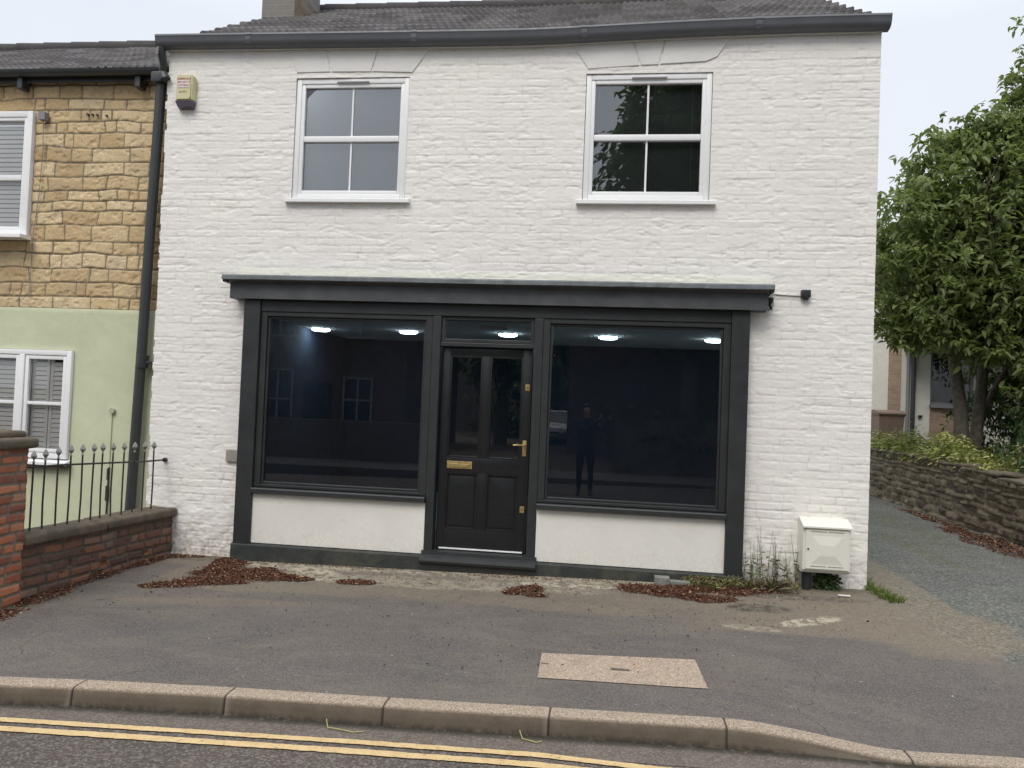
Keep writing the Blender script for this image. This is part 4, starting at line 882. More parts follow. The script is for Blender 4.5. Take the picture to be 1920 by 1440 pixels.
# ------------------------------------------------------------------ utility cover in the path
CV = [(-.360, -2.625), (.640, -2.615), (.618, -2.135), (-.372, -2.195)]
us = np.linspace(0, 1, 60); vs = np.linspace(0, 1, 30); U_, V_ = np.meshgrid(us, vs, indexing='ij')
def bil(u, v): return [(CV[0][i]*(1-u)+CV[1][i]*u)*(1-v)+(CV[3][i]*(1-u)+CV[2][i]*u)*v for i in (0, 1)]
x_, y_ = bil(U_, V_); er = .006*(fbm(x_, y_, 8, 9)-.5); Wp = np.zeros(U_.shape+(3,)); Wp[..., 0] = x_; Wp[..., 1] = y_+er; Wp[..., 2] = G(x_, y_)+.005
UC = thing('access_cover', (.14, -2.4, -.05), 'pinkish concrete utility access cover set in the footpath', 'access cover')
kc = NM('pink_concrete', .92, .2); v = kc.voro(150); hs = kc.n('ShaderNodeSeparateColor', i0=v.outputs['Color']).outputs[0]
c = kc.ramp(hs, (.1, (.25, .185, .135)), (.5, (.36, .275, .205)), (.9, (.48, .385, .30))); c = kc.mix(kc.ramp(kc.noise(7, 5, .7), (.5, 0.), (.75, .5)), c, (.22, .19, .155)); kc.base(c); kc.bump(kc.noise(150, 3), .5, .004)
o = hf('slab', (0, 0, 0), (0, 0, 0), (0, 0, 0), (0, 0, 1), us, vs, np.zeros_like(U_), kc.m, UC, W=Wp)
if o.data.polygons[0].normal.z < 0: o.data.flip_normals()
M_SLOT = simple('rusty_slot', (.10, .085, .07), .8, .3, 30, .3)
def gz(x, y): return float(G(x, y))
for (cx_, cy_, wx, wy) in ((.135, -2.405, .115, .030), (-.335, -2.39, .045, .012)):
    MB().box(cx_-wx/2, cx_+wx/2, cy_-wy/2, cy_+wy/2, gz(cx_, cy_)-.01, gz(cx_, cy_)+.0085, .002).build('lifting_slot', M_SLOT, UC)

# ------------------------------------------------------------------ leaf litter
def litter(name, label, polys, n, size=(.008, .022), lift=.02, base=True, cat='leaf litter'):
    """polys: list of (cx, cy, rx, ry, angle)"""
    P = []
    w_ = np.array([p[2]*p[3] for p in polys]); w_ = w_/w_.sum()
    for p, ww in zip(polys, w_):
        m_ = int(n*ww*3.4); r = np.sqrt(RNG.random(m_))*1.35; a = RNG.random(m_)*2*np.pi; x = r*np.cos(a)*p[2]; y = r*np.sin(a)*p[3]
        c, s_ = math.cos(p[4]), math.sin(p[4]); X = p[0]+x*c-y*s_; Y = p[1]+x*s_+y*c
        edge = .92-.55*(fbm(X, Y, 4, 201)-.5)*2+np.abs(RNG.normal(0, .16, m_))*(RNG.random(m_) < .22); P.append(np.stack([X, Y, r/edge], 1)[r < edge])
    P = np.concatenate(P); P = P[RNG.permutation(len(P))[:n]]
    hgt = lift*np.clip(1-P[:, 2]**2, 0, 1)*RNG.random(len(P))
    pos = np.stack([P[:, 0], P[:, 1], G(P[:, 0], P[:, 1])+.006+hgt], 1)
    d = rdir(len(P), -.25, .35); nor = rdir(len(P), .3, 1.); L = RNG.uniform(*size, len(P)); L *= np.where(RNG.random(len(P)) < .06, 1.7, 1)
    c0 = (float(P[:, 0].mean()), float(P[:, 1].mean()), 0)
    o = fast(name, pos, d, nor, L, L*RNG.uniform(.25, .8, len(P)), M_LITTER, loc=c0, droop=0, fold=.4, shape='leaf', rid=RNG.random(len(P))**1.3)
    tag(o, label, cat, kind='stuff'); 
    return o
LP1 = [(-3.30, -.62, .42, .20, .1), (-3.45, -.95, .36, .13, .15), (-3.62, -1.12, .22, .10, .3), (-2.95, -.72, .30, .13, .05), (-3.50, -.35, .16, .24, -.3), (-3.62, -.20, .12, .14, 0), (-2.72, -.74, .16, .06, .1)]
litter('leaf_litter', 'heap of rust brown dead leaves on the tarmac below the left pilaster', LP1, 17000)
litter('leaf_litter', 'small patch of brown dead leaves below the left stall riser', [(-2.12, -.72, .16, .075, 0)], 1400, lift=.012)
litter('leaf_litter', 'small patch of brown dead leaves right of the door step', [(-.62, -.66, .14, .13, 0), (-.55, -.82, .10, .07, .2), (-.72, -.78, .10, .05, 0)], 2300, lift=.015)
LP4 = [(.35, -.42, .24, .15, 0), (.60, -.55, .32, .13, -.2), (.85, -.62, .25, .12, 0), (1.05, -.35, .35, .14, .1), (1.35, -.25, .30, .12, 0), (.75, -.35, .3, .12, 0)]
litter('leaf_litter', 'bank of brown dead leaves and weeds at the right end of shopfront', LP4, 11000, lift=.03)
litter('leaf_litter', 'thin line of dead leaves and dirt along the foot of the low wall', [(-4.36, -1.0, .05, .75, -.1), (-4.30, -.35, .07, .3, -.1), (-4.15, -.10, .22, .06, .1), (-4.38, -1.75, .10, .3, -.1), (-4.33, -2.15, .12, .2, 0)], 4500, lift=.012)
litter('leaf_litter', 'loose crumbs of leaf and grit scattered over the whole footpath', [(-1.2, -1.3, 3.0, 1.3, 0), (1.2, -.9, 1.4, .9, 0), (-3.3, -.8, .9, .6, 0), (-.6, -.5, 3.0, .28, 0), (-.6, -.5, 3.0, .28, 0)], 1500, (.005, .018), lift=.002)
litter('leaf_litter', 'sparse crumbs of dead leaf along the black plinth', [(-2.6, -.20, .95, .035, 0), (-1.0, -.25, .6, .04, 0), (-.2, -.22, .5, .03, 0)], 900, (.006, .016), lift=.008)
litter('leaf_litter', 'red brown leaf litter along the foot of the rubble wall', [(4.78, 3.0, .26, 1.3, 0), (4.9, 5.2, .10, 1.3, 0)], 3200, (.015, .035), lift=.015)

def tuft(pos_list, n, hgt, wd, mat, name, label, cat, spread=.06, lean=.5, group=None, kind=None, droop=.35):
    P = []; D = []; L = []
    for (x, y_) in pos_list:
        a = RNG.random(n)*2*np.pi; r = RNG.random(n)*spread; px_ = x+r*np.cos(a); py_ = y_+r*np.sin(a)
        P.append(np.stack([px_, py_, G(px_, py_)-.003], 1)); q = RNG.random(n)*lean; b = a+RNG.normal(0, .5, n)
        D.append(np.stack([np.cos(b)*q, np.sin(b)*q, np.ones(n)], 1)); L.append(hgt*RNG.uniform(.4, 1, n))
    P = np.concatenate(P); D = np.concatenate(D); L = np.concatenate(L)
    o = fast(name, P, D, rdir(len(P)), L, np.full(len(P), wd), mat, loc=(float(P[:, 0].mean()), float(P[:, 1].mean()), 0), droop=droop, shape='blade')
    return tag(o, label, cat, group, kind)
tuft([(2.40, -.02), (2.43, -.15), (2.44, -.28), (2.47, -.36), (2.39, .1), (2.41, .25)], 90, .13, .008, M_GRASS, 'grass_tuft', 'green grass tuft at the right corner of the white building', 'grass', .07, .9)
tuft([(.92, -.22), (1.02, -.30), (.80, -.24)], 45, .14, .007, M_GRASS, 'grass_tuft', 'yellow green grass tuft growing from the leaf bank by the plinth', 'grass', .07, 1.1)
tuft([(1.24, -.20), (1.35, -.18), (1.15, -.22)], 60, .20, .006, M_GRASS, 'grass_tuft', 'green grass tuft at the foot of the right pilaster', 'grass', .06, .6)
tuft([(-4.37, -2.33)], 170, .05, .006, M_GRASS, 'grass_tuft', 'mossy grass at the foot of the brick pier', 'grass', .11, 1.)
def weed(x, y_, h, n, label, seedh=True, mat=M_DRY, spread=.05, group='tall weeds beside the meter box'):
    r = thing('tall_weed', (x, y_, gz(x, y_)), label, 'weed', group); k = MB(); lp = []; 
    for i in range(n):
        a = random.uniform(0, 6.28); bx_ = x+random.uniform(-spread, spread); by_ = y_+random.uniform(-.03, .03); hh = h*random.uniform(.6, 1)
        tx = bx_+random.uniform(-.07, .07)*hh*2; ty = min(-.03, by_+random.uniform(-.04, .04)); g0 = gz(bx_, by_)
        pts = [(bx_, by_, g0-.01), (bx_*.6+tx*.4, by_*.6+ty*.4, g0+hh*.5), (tx, ty, g0+hh)]
        k.tube(pts, [.0028, .0020, .001], 4)
        for q in range(int(6+hh*14)):
            t_ = random.uniform(.03, 1); lp.append((bx_*(1-t_)+tx*t_, by_*(1-t_)+ty*t_, g0+hh*t_, t_))
    k.build('stem', M_DRY2, r); P = np.array(lp); D = rdir(len(P), -.2, .9); L = np.where(P[:, 3] > .65, .016, .055)*RNG.uniform(.6, 1.2, len(P))
    fast('leaves', P[:, :3], D, rdir(len(P)), L, L*.3, mat, r, droop=.3); return r
M_DRY2 = simple('dry_weed_stem', (.11, .10, .06), .8, .3, 40, 0)
weed(1.33, -.10, .42, 6, 'tall seeding weed right against the black pilaster', mat=M_GRASS)
weed(1.44, -.11, .55, 6, 'tallest dark stemmed weed between pilaster and meter box', mat=M_GRASS)
weed(1.56, -.09, .46, 7, 'thin dry upright weed halfway between pilaster and meter box')
weed(1.66, -.08, .42, 5, 'thin pale weed just left of the meter box')
weed(1.74, -.07, .55, 4, 'green climbing weed up the left side of meter box', mat=M_GRASS, spread=.02)
n = 520; x = RNG.uniform(.75, 1.72, n); y = RNG.normal(-.20, .06, n); y = np.minimum(y, -.15); P = np.stack([x, y, G(x, y)+.01+RNG.random(n)*.07], 1)
tag(fast('low_weeds', P, rdir(n, -.1, .9), rdir(n, .2, 1), RNG.uniform(.03, .09, n), RNG.uniform(.010, .022, n), m_leaf('mixed_weed_leaf', [(0, (.10, .06, .04)), (.4, (.22, .13, .08)), (.7, (.16, .19, .06)), (1, (.26, .30, .11))], .25), loc=(1.2, -.2, 0), droop=.4), 'low green and rust coloured weeds on the leaf bank by the right pilaster', 'weeds', kind='stuff')
# dead fan shaped plant and ivy
P = []; D = []
n = 130; a = RNG.uniform(-1.3, 1.3, n); P = np.stack([1.50+RNG.normal(0, .015, n), -.22+RNG.normal(0, .02, n), np.full(n, .02)], 1); D = np.stack([np.sin(a), RNG.uniform(-.6, .1, n), np.cos(a)], 1)
tag(fast('withered_plant', P, D, rdir(n), RNG.uniform(.10, .22, n), np.full(n, .016), m_leaf('withered_leaf', [(0, (.08, .06, .05)), (.6, (.17, .13, .10)), (1, (.20, .22, .10))], .15), loc=(1.5, -.22, 0), droop=.2), 'withered fan shaped plant in the leaves left of meter box', 'weed')
n = 420; r = np.sqrt(RNG.random(n)); a = RNG.random(n)*6.28; P = np.stack([2.00+r*np.cos(a)*.11, -.07+RNG.normal(0, .02, n), .10+r*np.sin(a)*.085], 1); P[:, 2] = np.maximum(P[:, 2], .035)
tag(fast('ivy_clump', P, rdir(n, -.6, .5), np.tile([0, -1., .3], (n, 1)), RNG.uniform(.02, .04, n), RNG.uniform(.015, .03, n), M_DLEAF, loc=(2, -.07, .03)), 'dark green ivy clump under the meter box', 'plant')
tag(MB().box(2.03, 2.13, -.32, -.295, .036, .044, .002).build('paper_scrap', M_LABEL, loc=(2.08, -.3, .04)), 'thin white scrap on the ground below the meter box', 'litter')
k = MB(); k.box(.47, .60, -.30, -.20, .012, .085, .004); k.box(.605, .78, -.285, -.20, .015, .055, .004)
tag(k.build('brick_rubble', simple('grey_rubble', (.20, .20, .18), .9, .3, 20, .5, 60), loc=(.6, -.25, 0)), 'grey broken blocks in the dead leaves by the plinth', 'rubble')
tuft([(-3.45, -3.36), (-3.42, -3.32)], 40, .09, .006, M_GRASS, 'grass_tuft', 'small tuft of dry grass against the kerb at left edge', 'grass', .035, 1.2)
for x, y_, l_, lb in ((-1.42, -3.26, .20, 'thin dry twig in the gutter left of centre'), (-.38, -3.21, .10, 'short yellow straw against the kerb')):
    z = float(roadz(x))+.014; tag(MB().tube([(x, y_, z), (x+l_*.4, y_-.02, z+.004), (x+l_*.75, y_-.028, z), (x+l_, y_-.015, z+.003)], .0035, 5).tube([(x, y_, z), (x-.02, y_+.03, z+.03)], .003, 5).build('twig', simple('straw', (.34, .32, .13), .8, .2, 40, 0), loc=(x, y_, z)), lb, 'twig')

# ------------------------------------------------------------------ right side: rubble wall, garden, tree, house, bin
RW = thing('rubble_wall', (5.1, 5, 0), 'long low rubble stone garden wall along the driveway', 'wall')
us = np.concatenate([np.arange(.42, 8, .016), np.arange(8, 14.5, .05)]); vs = grid(-.1, .98, .014); U_, V_ = np.meshgrid(us, vs, indexing='ij')
rel, rid, rz = masonry(U_, V_, [.09, .14, .07, .11], [.16, .28, .34, .22], .016, .022, 81, .020, 8)
H = .022*rel+.050*(rz-.5)*rel+.05*(fbm(U_, V_, 4, 191)-.5)+.045*(fbm(U_, V_, 14, 193, 4, .6)-.5)
top = np.interp(us, [.8, 2.85, 4.5, 6.5, 14.5], [.70, .83, .93, .975, .975]); sc_ = (top/.98)[:, None]
Wp = np.zeros(U_.shape+(3,)); Wp[..., 2] = V_*(sc_-1)*np.clip(V_, 0, 1)/.98
lean = -.02*V_[..., None]*0
hf('stonework', (5.06, 0, 0), (0, 1, 0), (0, 0, 1), (-1, 0, 0), us, vs, H-.03-.03*V_, M_RUB, RW, dict(rid=rid, jt=1-rel), W=Wp)
yy = .45; i = 0
while yy < 14:
    ln = random.uniform(.5, 1.1); t_ = float(np.interp(yy+ln/2, us, top))
    rough_block((5.27, yy+ln/2, t_-.002), (.40, ln-.02, .050), 0, M_COPE, 'coping_stone', RW, 4, .020, .02, 300+i); yy += ln; i += 1
us = grid(0, 5.0, .03); vs = grid(-.1, .90, .016); U_, V_ = np.meshgrid(us, vs, indexing='ij')
rel, rid, rz = masonry(U_, V_, [.09, .14, .07, .11], [.16, .28, .34, .22], .016, .022, 83, .020, 8)
hf('stonework', (5.06, .42, 0), (1, 0, 0), (0, 0, 1), (0, -1, 0), us, vs, .022*rel+.04*(rz-.5)*rel+.04*(fbm(U_, V_, 4, 191)-.5)-.02, M_RUB, RW, dict(rid=rid, jt=1-rel))
# leaves on the garden: low variegated plants
n = 11000; y = RNG.uniform(4.1, 10, n); x = 5.12+RNG.random(n)**1.4*1.1+.0*y; cl = fbm(x, y, 2.5, 195); kp = cl+RNG.normal(0, .05, n) > .40; x, y, cl = x[kp], y[kp], cl[kp]; n = len(x)
hz_ = np.clip(cl-.36, 0, 1)*1.25; z = .84+RNG.random(n)*hz_+.04
D = rdir(n, -.15, .7); D[:, 0] -= .35
tag(fast('variegated_ground_cover', np.stack([x, y, z], 1), D, rdir(n, .4, 1), RNG.uniform(.06, .13, n), RNG.uniform(.022, .045, n), M_YLEAF, loc=(5.6, 6, .85), droop=.35), 'yellow green variegated ground cover spilling over the rubble wall', 'plants', kind='stuff')
n = 1600; y = RNG.uniform(6.8, 8.2, n); x = RNG.uniform(5.9, 7.2, n); D = np.stack([RNG.normal(0, .4, n), RNG.normal(0, .4, n), np.ones(n)], 1)
tag(fast('strap_leaf_plants', np.stack([x, y, np.full(n, .82)], 1), D, rdir(n), RNG.uniform(.28, .46, n), np.full(n, .025), M_STRAP, loc=(6.5, 8, .82), droop=.3, shape='blade'), 'dark green strap leaved plants behind the ground cover', 'plants', kind='stuff')

def leafmass(name, blobs, n, Lr, mat, parent, droop=.3, clump=12, cr=.16, wr=.42, seed=1, rpow=1.0, shell=.35):
    """sprigs of leaves scattered through ellipsoids (cx,cy,cz,rx,ry,rz)"""
    rg = np.random.default_rng(seed); w_ = np.array([b[3]*b[4]*b[5] for b in blobs])**.8; w_ /= w_.sum(); ns = n//clump
    P = []
    for b, ww in zip(blobs, w_):
        m_ = max(2, int(ns*ww)); d = rg.normal(size=(m_, 3)); d /= np.linalg.norm(d, axis=1)[:, None]; r = rg.random(m_)**shell
        P.append(np.array(b[:3])+d*r[:, None]*np.array(b[3:])*(1+.18*rg.normal(size=(m_, 1))*(r[:, None] > .8)))
    C = np.concatenate(P); m_ = len(C); td = rg.normal(size=(m_, 3)); td[:, 2] = np.abs(td[:, 2])*.4-.1; td /= np.linalg.norm(td, axis=1)[:, None]
    t_ = np.tile(np.linspace(0, 1, clump), m_); Ci = np.repeat(np.arange(m_), clump)
    pos = C[Ci]+td[Ci]*(t_*cr*2)[:, None]+rg.normal(0, cr*.16, (len(Ci), 3))
    D = rg.normal(size=(len(Ci), 3)); D = D/np.linalg.norm(D, axis=1)[:, None]*.9+td[Ci]*.6; D[:, 2] -= .25
    nor = rg.normal(size=(len(Ci), 3))*.45+np.array([0, -.25, 1.]); L = rg.uniform(*Lr, len(Ci))
    rid = np.clip(np.repeat(rg.random(m_), clump)*.55+rg.random(len(Ci))*.45, 0, 1)**rpow
    return fast(name, pos, D, nor, L, L*wr, mat, parent, droop=droop, rid=rid), C
TR = thing('garden_tree', (5.75, 6.1, .8), 'large leafy tree with forked trunk in the raised garden right of the shop', 'tree')
blobs = [(5.1, 5.9, 4.6, 1.0, 1.0, .95), (4.9, 5.7, 3.7, .85, .9, .85), (4.75, 5.6, 3.2, .6, .6, .5), (8.3, 6.3, 7.0, 1.3, 1.0, 1.3), (7.3, 5.0, 2.3, 1.0, .7, .6), (8.4, 4.6, 2.6, 1.0, .8, .9), (6.2, 6.0, 5.3, 1.2, 1.2, 1.0), (7.4, 6.2, 5.4, 1.2, 1.3, 1.3), (5.15, 5.9, 5.55, .42, .5, .75), (5.9, 6.0, 6.15, .55, .6, .55), (6.9, 6.1, 6.7, .6, .6, .8),
         (7.0, 6.1, 7.7, .36, .4, .85), (6.75, 6.1, 6.9, .5, .5, .6), (7.6, 6.1, 7.2, .7, .6, .9), (6.3, 6.0, 6.2, .8, .7, .5), (7.6, 5.2, 3.2, 1.2, .8, .9), (5.9, 5.3, 2.8, .6, .5, .4), (6.7, 5.0, 2.2, .7, .5, .5), (7.6, 4.6, 1.9, .8, .6, .5), (6.3, 5.3, 3.3, .9, .6, .5), (6.5, 5.6, 3.9, 1.3, 1.1, .9), (7.9, 6.0, 4.0, 1.4, 1.4, 1.2), (5.0, 5.6, 2.95, .5, .6, .32), (6.6, 5.4, 2.9, .8, .7, .45), (7.8, 5.5, 2.6, 1.2, 1.0, .8), (7.2, 5.0, 3.4, .9, .7, .6), (9.2, 6.5, 5, 1.6, 1.6, 2.2), (6.4, 7.4, 4.4, 1.6, 1.0, 1.6)]
_, C = leafmass('crown', blobs, 92000, (.08, .17), M_LEAF, TR, .16, 13, .17, .50, 5)
k = MB()
k.tube([(5.74, 6.0, .7), (5.74, 6.0, 1.1), (5.72, 6.0, 1.7), (5.62, 6.0, 2.4), (5.5, 5.95, 3.1), (5.3, 5.9, 4.2)], [.135, .115, .105, .09, .075, .04], 12)
k.tube([(5.98, 6.05, .7), (5.97, 6.05, 1.2), (6.02, 6.05, 1.8), (6.1, 6.1, 2.6), (6.4, 6.1, 3.8), (6.8, 6.1, 5.2), (7.0, 6.1, 7.2)], [.12, .095, .09, .08, .07, .05, .02], 12)
k.tube([(5.86, 6.0, 1.2), (6.05, 6.1, 1.55), (6.3, 6.2, 2.1), (6.9, 6.2, 3.2), (7.8, 6.2, 4.6)], [.06, .05, .05, .05, .03], 10)
for c in C[::18]:
    st_ = Vector((5.5+random.random()*.9, 6.0, random.uniform(2.6, 4.8))); c = Vector(c)
    if c.z > 1.5: k.tube([st_, (st_+c)/2+Vector((0, 0, .15)), c], [.022, .014, .005], 5)
k.build('trunk', M_BARK, TR, smooth=50)
SH = thing('dark_shrub', (7.4, 4.6, .8), 'dark green bushy shrub at right edge above the rubble wall', 'shrub')
leafmass('foliage', [(6.7, 4.6, 1.35, .8, .8, .6), (7.5, 4.9, 1.9, 1.1, .9, 1.1), (7.2, 6.6, 2.0, .9, .6, .9), (5.85, 3.9, 1.15, .5, .6, .35), (6.3, 2.6, 1.0, .7, .6, .4), (6.9, 6.9, 1.6, 1.0, .5, .9), (6.35, 4.6, 1.05, .6, .5, .35), (7.3, 7.4, 2.6, .9, .4, .9), (8.1, 6.4, 1.8, .9, .6, .9), (7.9, 5.6, 2.6, 1.0, .7, .8), (6.6, 3.4, 1.2, .7, .7, .45), (8, 7, 1.9, 1.6, 1.2, 1.1)], 20000, (.06, .13), M_DLEAF, SH, .4, 10, .13, .4, 9)
k = MB(); [k.tube([(x, y_, .75), (x+.1, y_, 1.3)], .02, 6) for x, y_ in ((6.6, 4.6), (7.6, 4.9), (6.6, 3.4))]; k.build('stem', M_BARK, SH)
# overhanging spray of light leaves, in front of the shrub
BN = thing('wheelie_bin', (6.55, 11.2, .75), 'brown wheelie bin standing in front of the cream house', 'bin')
k = MB(); x0, y0, z0 = 6.40, 11.3, .72
k.add([(x0-.22, y0-.26, z0), (x0+.22, y0-.26, z0), (x0+.22, y0+.26, z0), (x0-.22, y0+.26, z0), (x0-.28, y0-.35, z0+.96), (x0+.28, y0-.35, z0+.96), (x0+.28, y0+.35, z0+.96), (x0-.28, y0+.35, z0+.96)], [(3, 2, 1, 0), (0, 1, 5, 4), (1, 2, 6, 5), (2, 3, 7, 6), (3, 0, 4, 7)])
k.box(x0-.30, x0+.30, y0-.37, y0+.37, z0+.93, z0+.965, .008); k.build('body', M_BIN, BN)
k = MB(); k.prism([(y0-.39, z0+.966), (y0-.38, z0+1.0), (y0-.2, z0+1.045), (y0+.3, z0+1.06), (y0+.38, z0+1.0), (y0+.38, z0+.966)], 'x', x0-.31, x0+.31); k.tube([(x0-.28, y0+.40, z0+1.02), (x0+.28, y0+.40, z0+1.02)], .02, 8); k.build('lid', M_BIN, BN)
for s_ in (-1, 1): MB().tube([(x0+s_*.24, y0+.22, z0+.1), (x0+s_*.29, y0+.22, z0+.1)], .1, 16).build('wheel', M_DKPL, BN)
BH = thing('cream_house', (9, 12, .8), 'cream rendered house with buff brick piers behind the tree', 'house')
k = MB(); k.box(4.0, 6.66, 12, 18, .3, 5.0); k.box(6.94, 7.62, 12, 18, .3, 5.0); k.box(7.62, 8.6, 12, 18, 3.25, 5.0); k.box(8.6, 15, 12, 18, .3, 5.0); k.build('wall', M_CREAM, BH, smooth=None)
k = MB(); k.box(6.66, 6.94, 11.96, 12.3, .3, 5.0); k.box(7.62, 8.6, 11.97, 12.3, .3, 1.88); k.build('brick_panel', M_BBRICK, BH)
k = MB(); k.frame(7.62, 8.6, 1.95, 3.25, .06, 12.05, 12.12, .004); wn = k.build('window', M_GREYV, BH); MB().box(7.68, 8.54, 12.08, 12.085, 2.01, 3.19).build('pane', M_CGLASS, wn); MB().box(7.6, 8.62, 11.88, 12.1, 1.88, 1.95).build('sill', M_GREYV, wn)
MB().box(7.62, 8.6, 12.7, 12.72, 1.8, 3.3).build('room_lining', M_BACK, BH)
MB().box(6.95, 15.2, 10.9, 11.96, 3.46, 3.66, .01).build('canopy', M_PIPE, BH)
MB().tube([(7.19, 11.88, 3.46), (7.19, 11.88, .7)], .05, 12).build('downpipe', M_PIPE, BH, smooth=40)
MB().tube([(7.09, 11.93, 3.46), (7.09, 11.93, .7)], .04, 12).build('white_downpipe', M_GREYV, BH, smooth=40)
MB().box(7.36, 7.44, 11.95, 11.999, 1.63, 1.69).build('outside_socket', M_DKPL, BH)
k = MB(); k.prism([(11.6, 4.95), (15, 6.0), (18.4, 4.95)], 'x', 3.8, 15.2); k.build('roof', M_ROOF, BH)
# far hedges and trees closing the view
for i, (x, y_, z, r_, lb) in enumerate(((13, 10, 3.2, 3.0, 'rounded dark tree far right beyond the garden'), (4.5, 24, 3, 3, 'hidden bushy tree at the end of the driveway'))):
    T_ = thing('background_tree', (x, y_, .5), lb, 'tree'); leafmass('crown', [(x, y_, z, r_, r_*.8, r_*.8), (x+1, y_, z+1, r_*.6, r_*.6, r_*.7), (x-1, y_-.5, z-.8, r_*.6, r_*.6, r_*.6)], 5000, (.2, .34), M_DLEAF, T_, .3, 10, .3, .5, 50+i)
    MB().tube([(x, y_, -.5), (x, y_, z)], [.2, .1], 8).build('trunk', M_BARK, T_)

# ------------------------------------------------------------------ the street behind the camera (mirrored in the glass)
us = np.linspace(-40, 40, 41); MB().add([(-40, -12.4, -.09), (40, -12.4, -.09), (40, -10.15, -.07), (-40, -10.15, -.07), (-40, -10.15, -.4), (40, -10.15, -.4)], [(0, 1, 2, 3), (3, 2, 5, 4)]).build('far_footpath', M_PATH)['kind'] = 'structure'
MB().add([(-40, -60, -.10), (40, -60, -.10), (40, -12.4, -.10), (-40, -12.4, -.10)], [(0, 1, 2, 3)]).build('far_ground', M_GARDEN)['kind'] = 'structure'
def opp_house(x0, x1, yf_, wins, doors, label, ez=5.6, mat=M_OBRICK, dep=8):
    r = thing('terraced_house', ((x0+x1)/2, yf_, 0), label, 'house')
    MB().box(x0, x1, yf_-dep, yf_, -.3, ez).build('wall', mat, r)
    k = MB(); k.prism([(yf_+.3, ez-.05), (yf_-dep/2, ez+2.3), (yf_-dep-.3, ez-.05)], 'x', x0-.1, x1+.1); k.build('roof', M_ROOF, r)
    for (cx_, cz_, ww, hh) in wins:
        k = MB(); k.frame(cx_-ww/2, cx_+ww/2, cz_-hh/2, cz_+hh/2, .06, yf_+.003, yf_+.05, .003); k.box(cx_-.03, cx_+.03, yf_+.005, yf_+.048, cz_-hh/2+.07, cz_+hh/2-.07); k.box(cx_-ww/2+.07, cx_-.03, yf_+.006, yf_+.047, cz_-.03, cz_+.03); k.box(cx_+.03, cx_+ww/2-.07, yf_+.006, yf_+.047, cz_-.03, cz_+.03)
        wn = k.build('window', M_DULLW, r); MB().box(cx_-ww/2+.06, cx_+ww/2-.06, yf_+.006, yf_+.012, cz_-hh/2+.06, cz_+hh/2-.06).build('pane', simple('dark_pane', (.03, .035, .045), .1, .05, 3, 0), wn)
    for (cx_, ww) in doors: MB().box(cx_-ww/2, cx_+ww/2, yf_+.003, yf_+.05, -.1, 2.0, .005).build('door', M_DOOR, r)
    return r
M_DULLW = simple('dulled_window_paint', (.30, .30, .29), .6, .15, 6, 0)  # window white dulled to weaken its reflection in the shop glass
M_OB2 = m_bricktex('street_brick_dark', (.11, .085, .07), (.15, .12, .10), (.12, .11, .10))
opp_house(-18.5, -12.2, -15.6, [(-16.6, 1.5, 1.1, 1.5), (-14.2, 1.5, 1.1, 1.5), (-16.6, 4.2, 1., 1.3), (-14.2, 4.2, 1., 1.3)], [(-13, .9)], 'brick house far left across the road, mirrored in glass', 5.3, M_OB2)
opp_house(-12.0, -6.2, -15.6, [(-10.3, 1.45, 1.0, 1.9), (-7.7, 1.5, .95, 1.4), (-10.3, 4.0, 1.0, 1.2), (-7.7, 4.0, .95, 1.2)], [(-9, .9)], 'brick house opposite the shop with white sash windows, mirrored in glass', 5.3, M_OB2)
opp_house(-1.4, 13.0, -19.5, [(6.3, 1.5, 1.2, 1.4), (9.5, 1.5, 1.2, 1.4), (6.3, 4.2, 1.1, 1.2), (9.5, 4.2, 1.1, 1.2)], [(7.9, .9)], 'brick house across the road behind the tall tree, widened to block mirrored sky', 5.3, M_OB2)  # house widened so that no sky is mirrored behind the tree
tag(MB().prism([(-14, -.2), (-14, 5.5), (-4, 7.6), (6, 5.5), (6, -.2)], 'y', -37, -36).build('sky_block_barn', M_OB2, loc=(-4, -36, 0)), 'brick barn gable added beyond the drive to block mirrored sky', 'barn')  # gable added to keep sky out of the glass reflections
def opp_tree(x, y_, blobs, n, label, sd_):
    T_ = thing('street_tree', (x, y_, -.1), label, 'tree', 'trees across the road')
    leafmass('crown', [(x+b[0], y_+b[1], b[2], b[3], b[4], b[5]) for b in blobs], n, (.22, .36), M_DLEAF, T_, .3, 12, .35, .5, sd_)
    MB().tube([(x, y_, -.2), (x+.1, y_, 3), (x, y_, 7)], [.3, .22, .1], 10).build('trunk', M_BARK, T_, smooth=50)
opp_tree(2.2, -14.8, [(1.2, .3, 7.6, 2.2, 1.2, 2.0), (1.4, .3, 9.6, 2.2, 1.2, 2.2), (0, 0, 8.8, 2.5, 2.0, 2.6), (.3, 0, 11.0, 1.9, 1.6, 1.8), (-1.6, 0, 7.2, 1.3, 1.4, 1.3), (1.6, 0, 6.2, 2.0, 1.8, 1.9), (0, 0, 4.8, 2.0, 1.6, 1.4), (2.6, 0, 10, 1.6, 1.5, 2)], 26000, 'tall dark tree across the road, mirrored in upper right window', 71)
opp_tree(8.2, -14.6, [(0, 0, 5, 2.8, 2.0, 2.6), (-1, 0, 3.2, 2.2, 1.5, 1.4), (1.5, 0, 7, 1.8, 1.6, 1.8)], 8000, 'broad dark tree across the road towards the right', 73)
opp_tree(-4.4, -24, [(1.5, -6, 1.2, 4.5, .8, 1.6), (0, 0, 3.5, 2.0, 1.5, 1.8), (-.6, 0, 5.2, 1.2, 1.2, 1.2), (3.6, -9, 3.5, 4.5, 1.5, 3.5)], 12000, 'dark tree beside the parked car across the road, far foliage added to block mirrored sky', 75)  # far crown lobes added to close the sky gap in the reflections
HD = thing('hedge', (4, -13, 0), 'clipped dark hedge behind the far footpath', 'hedge')
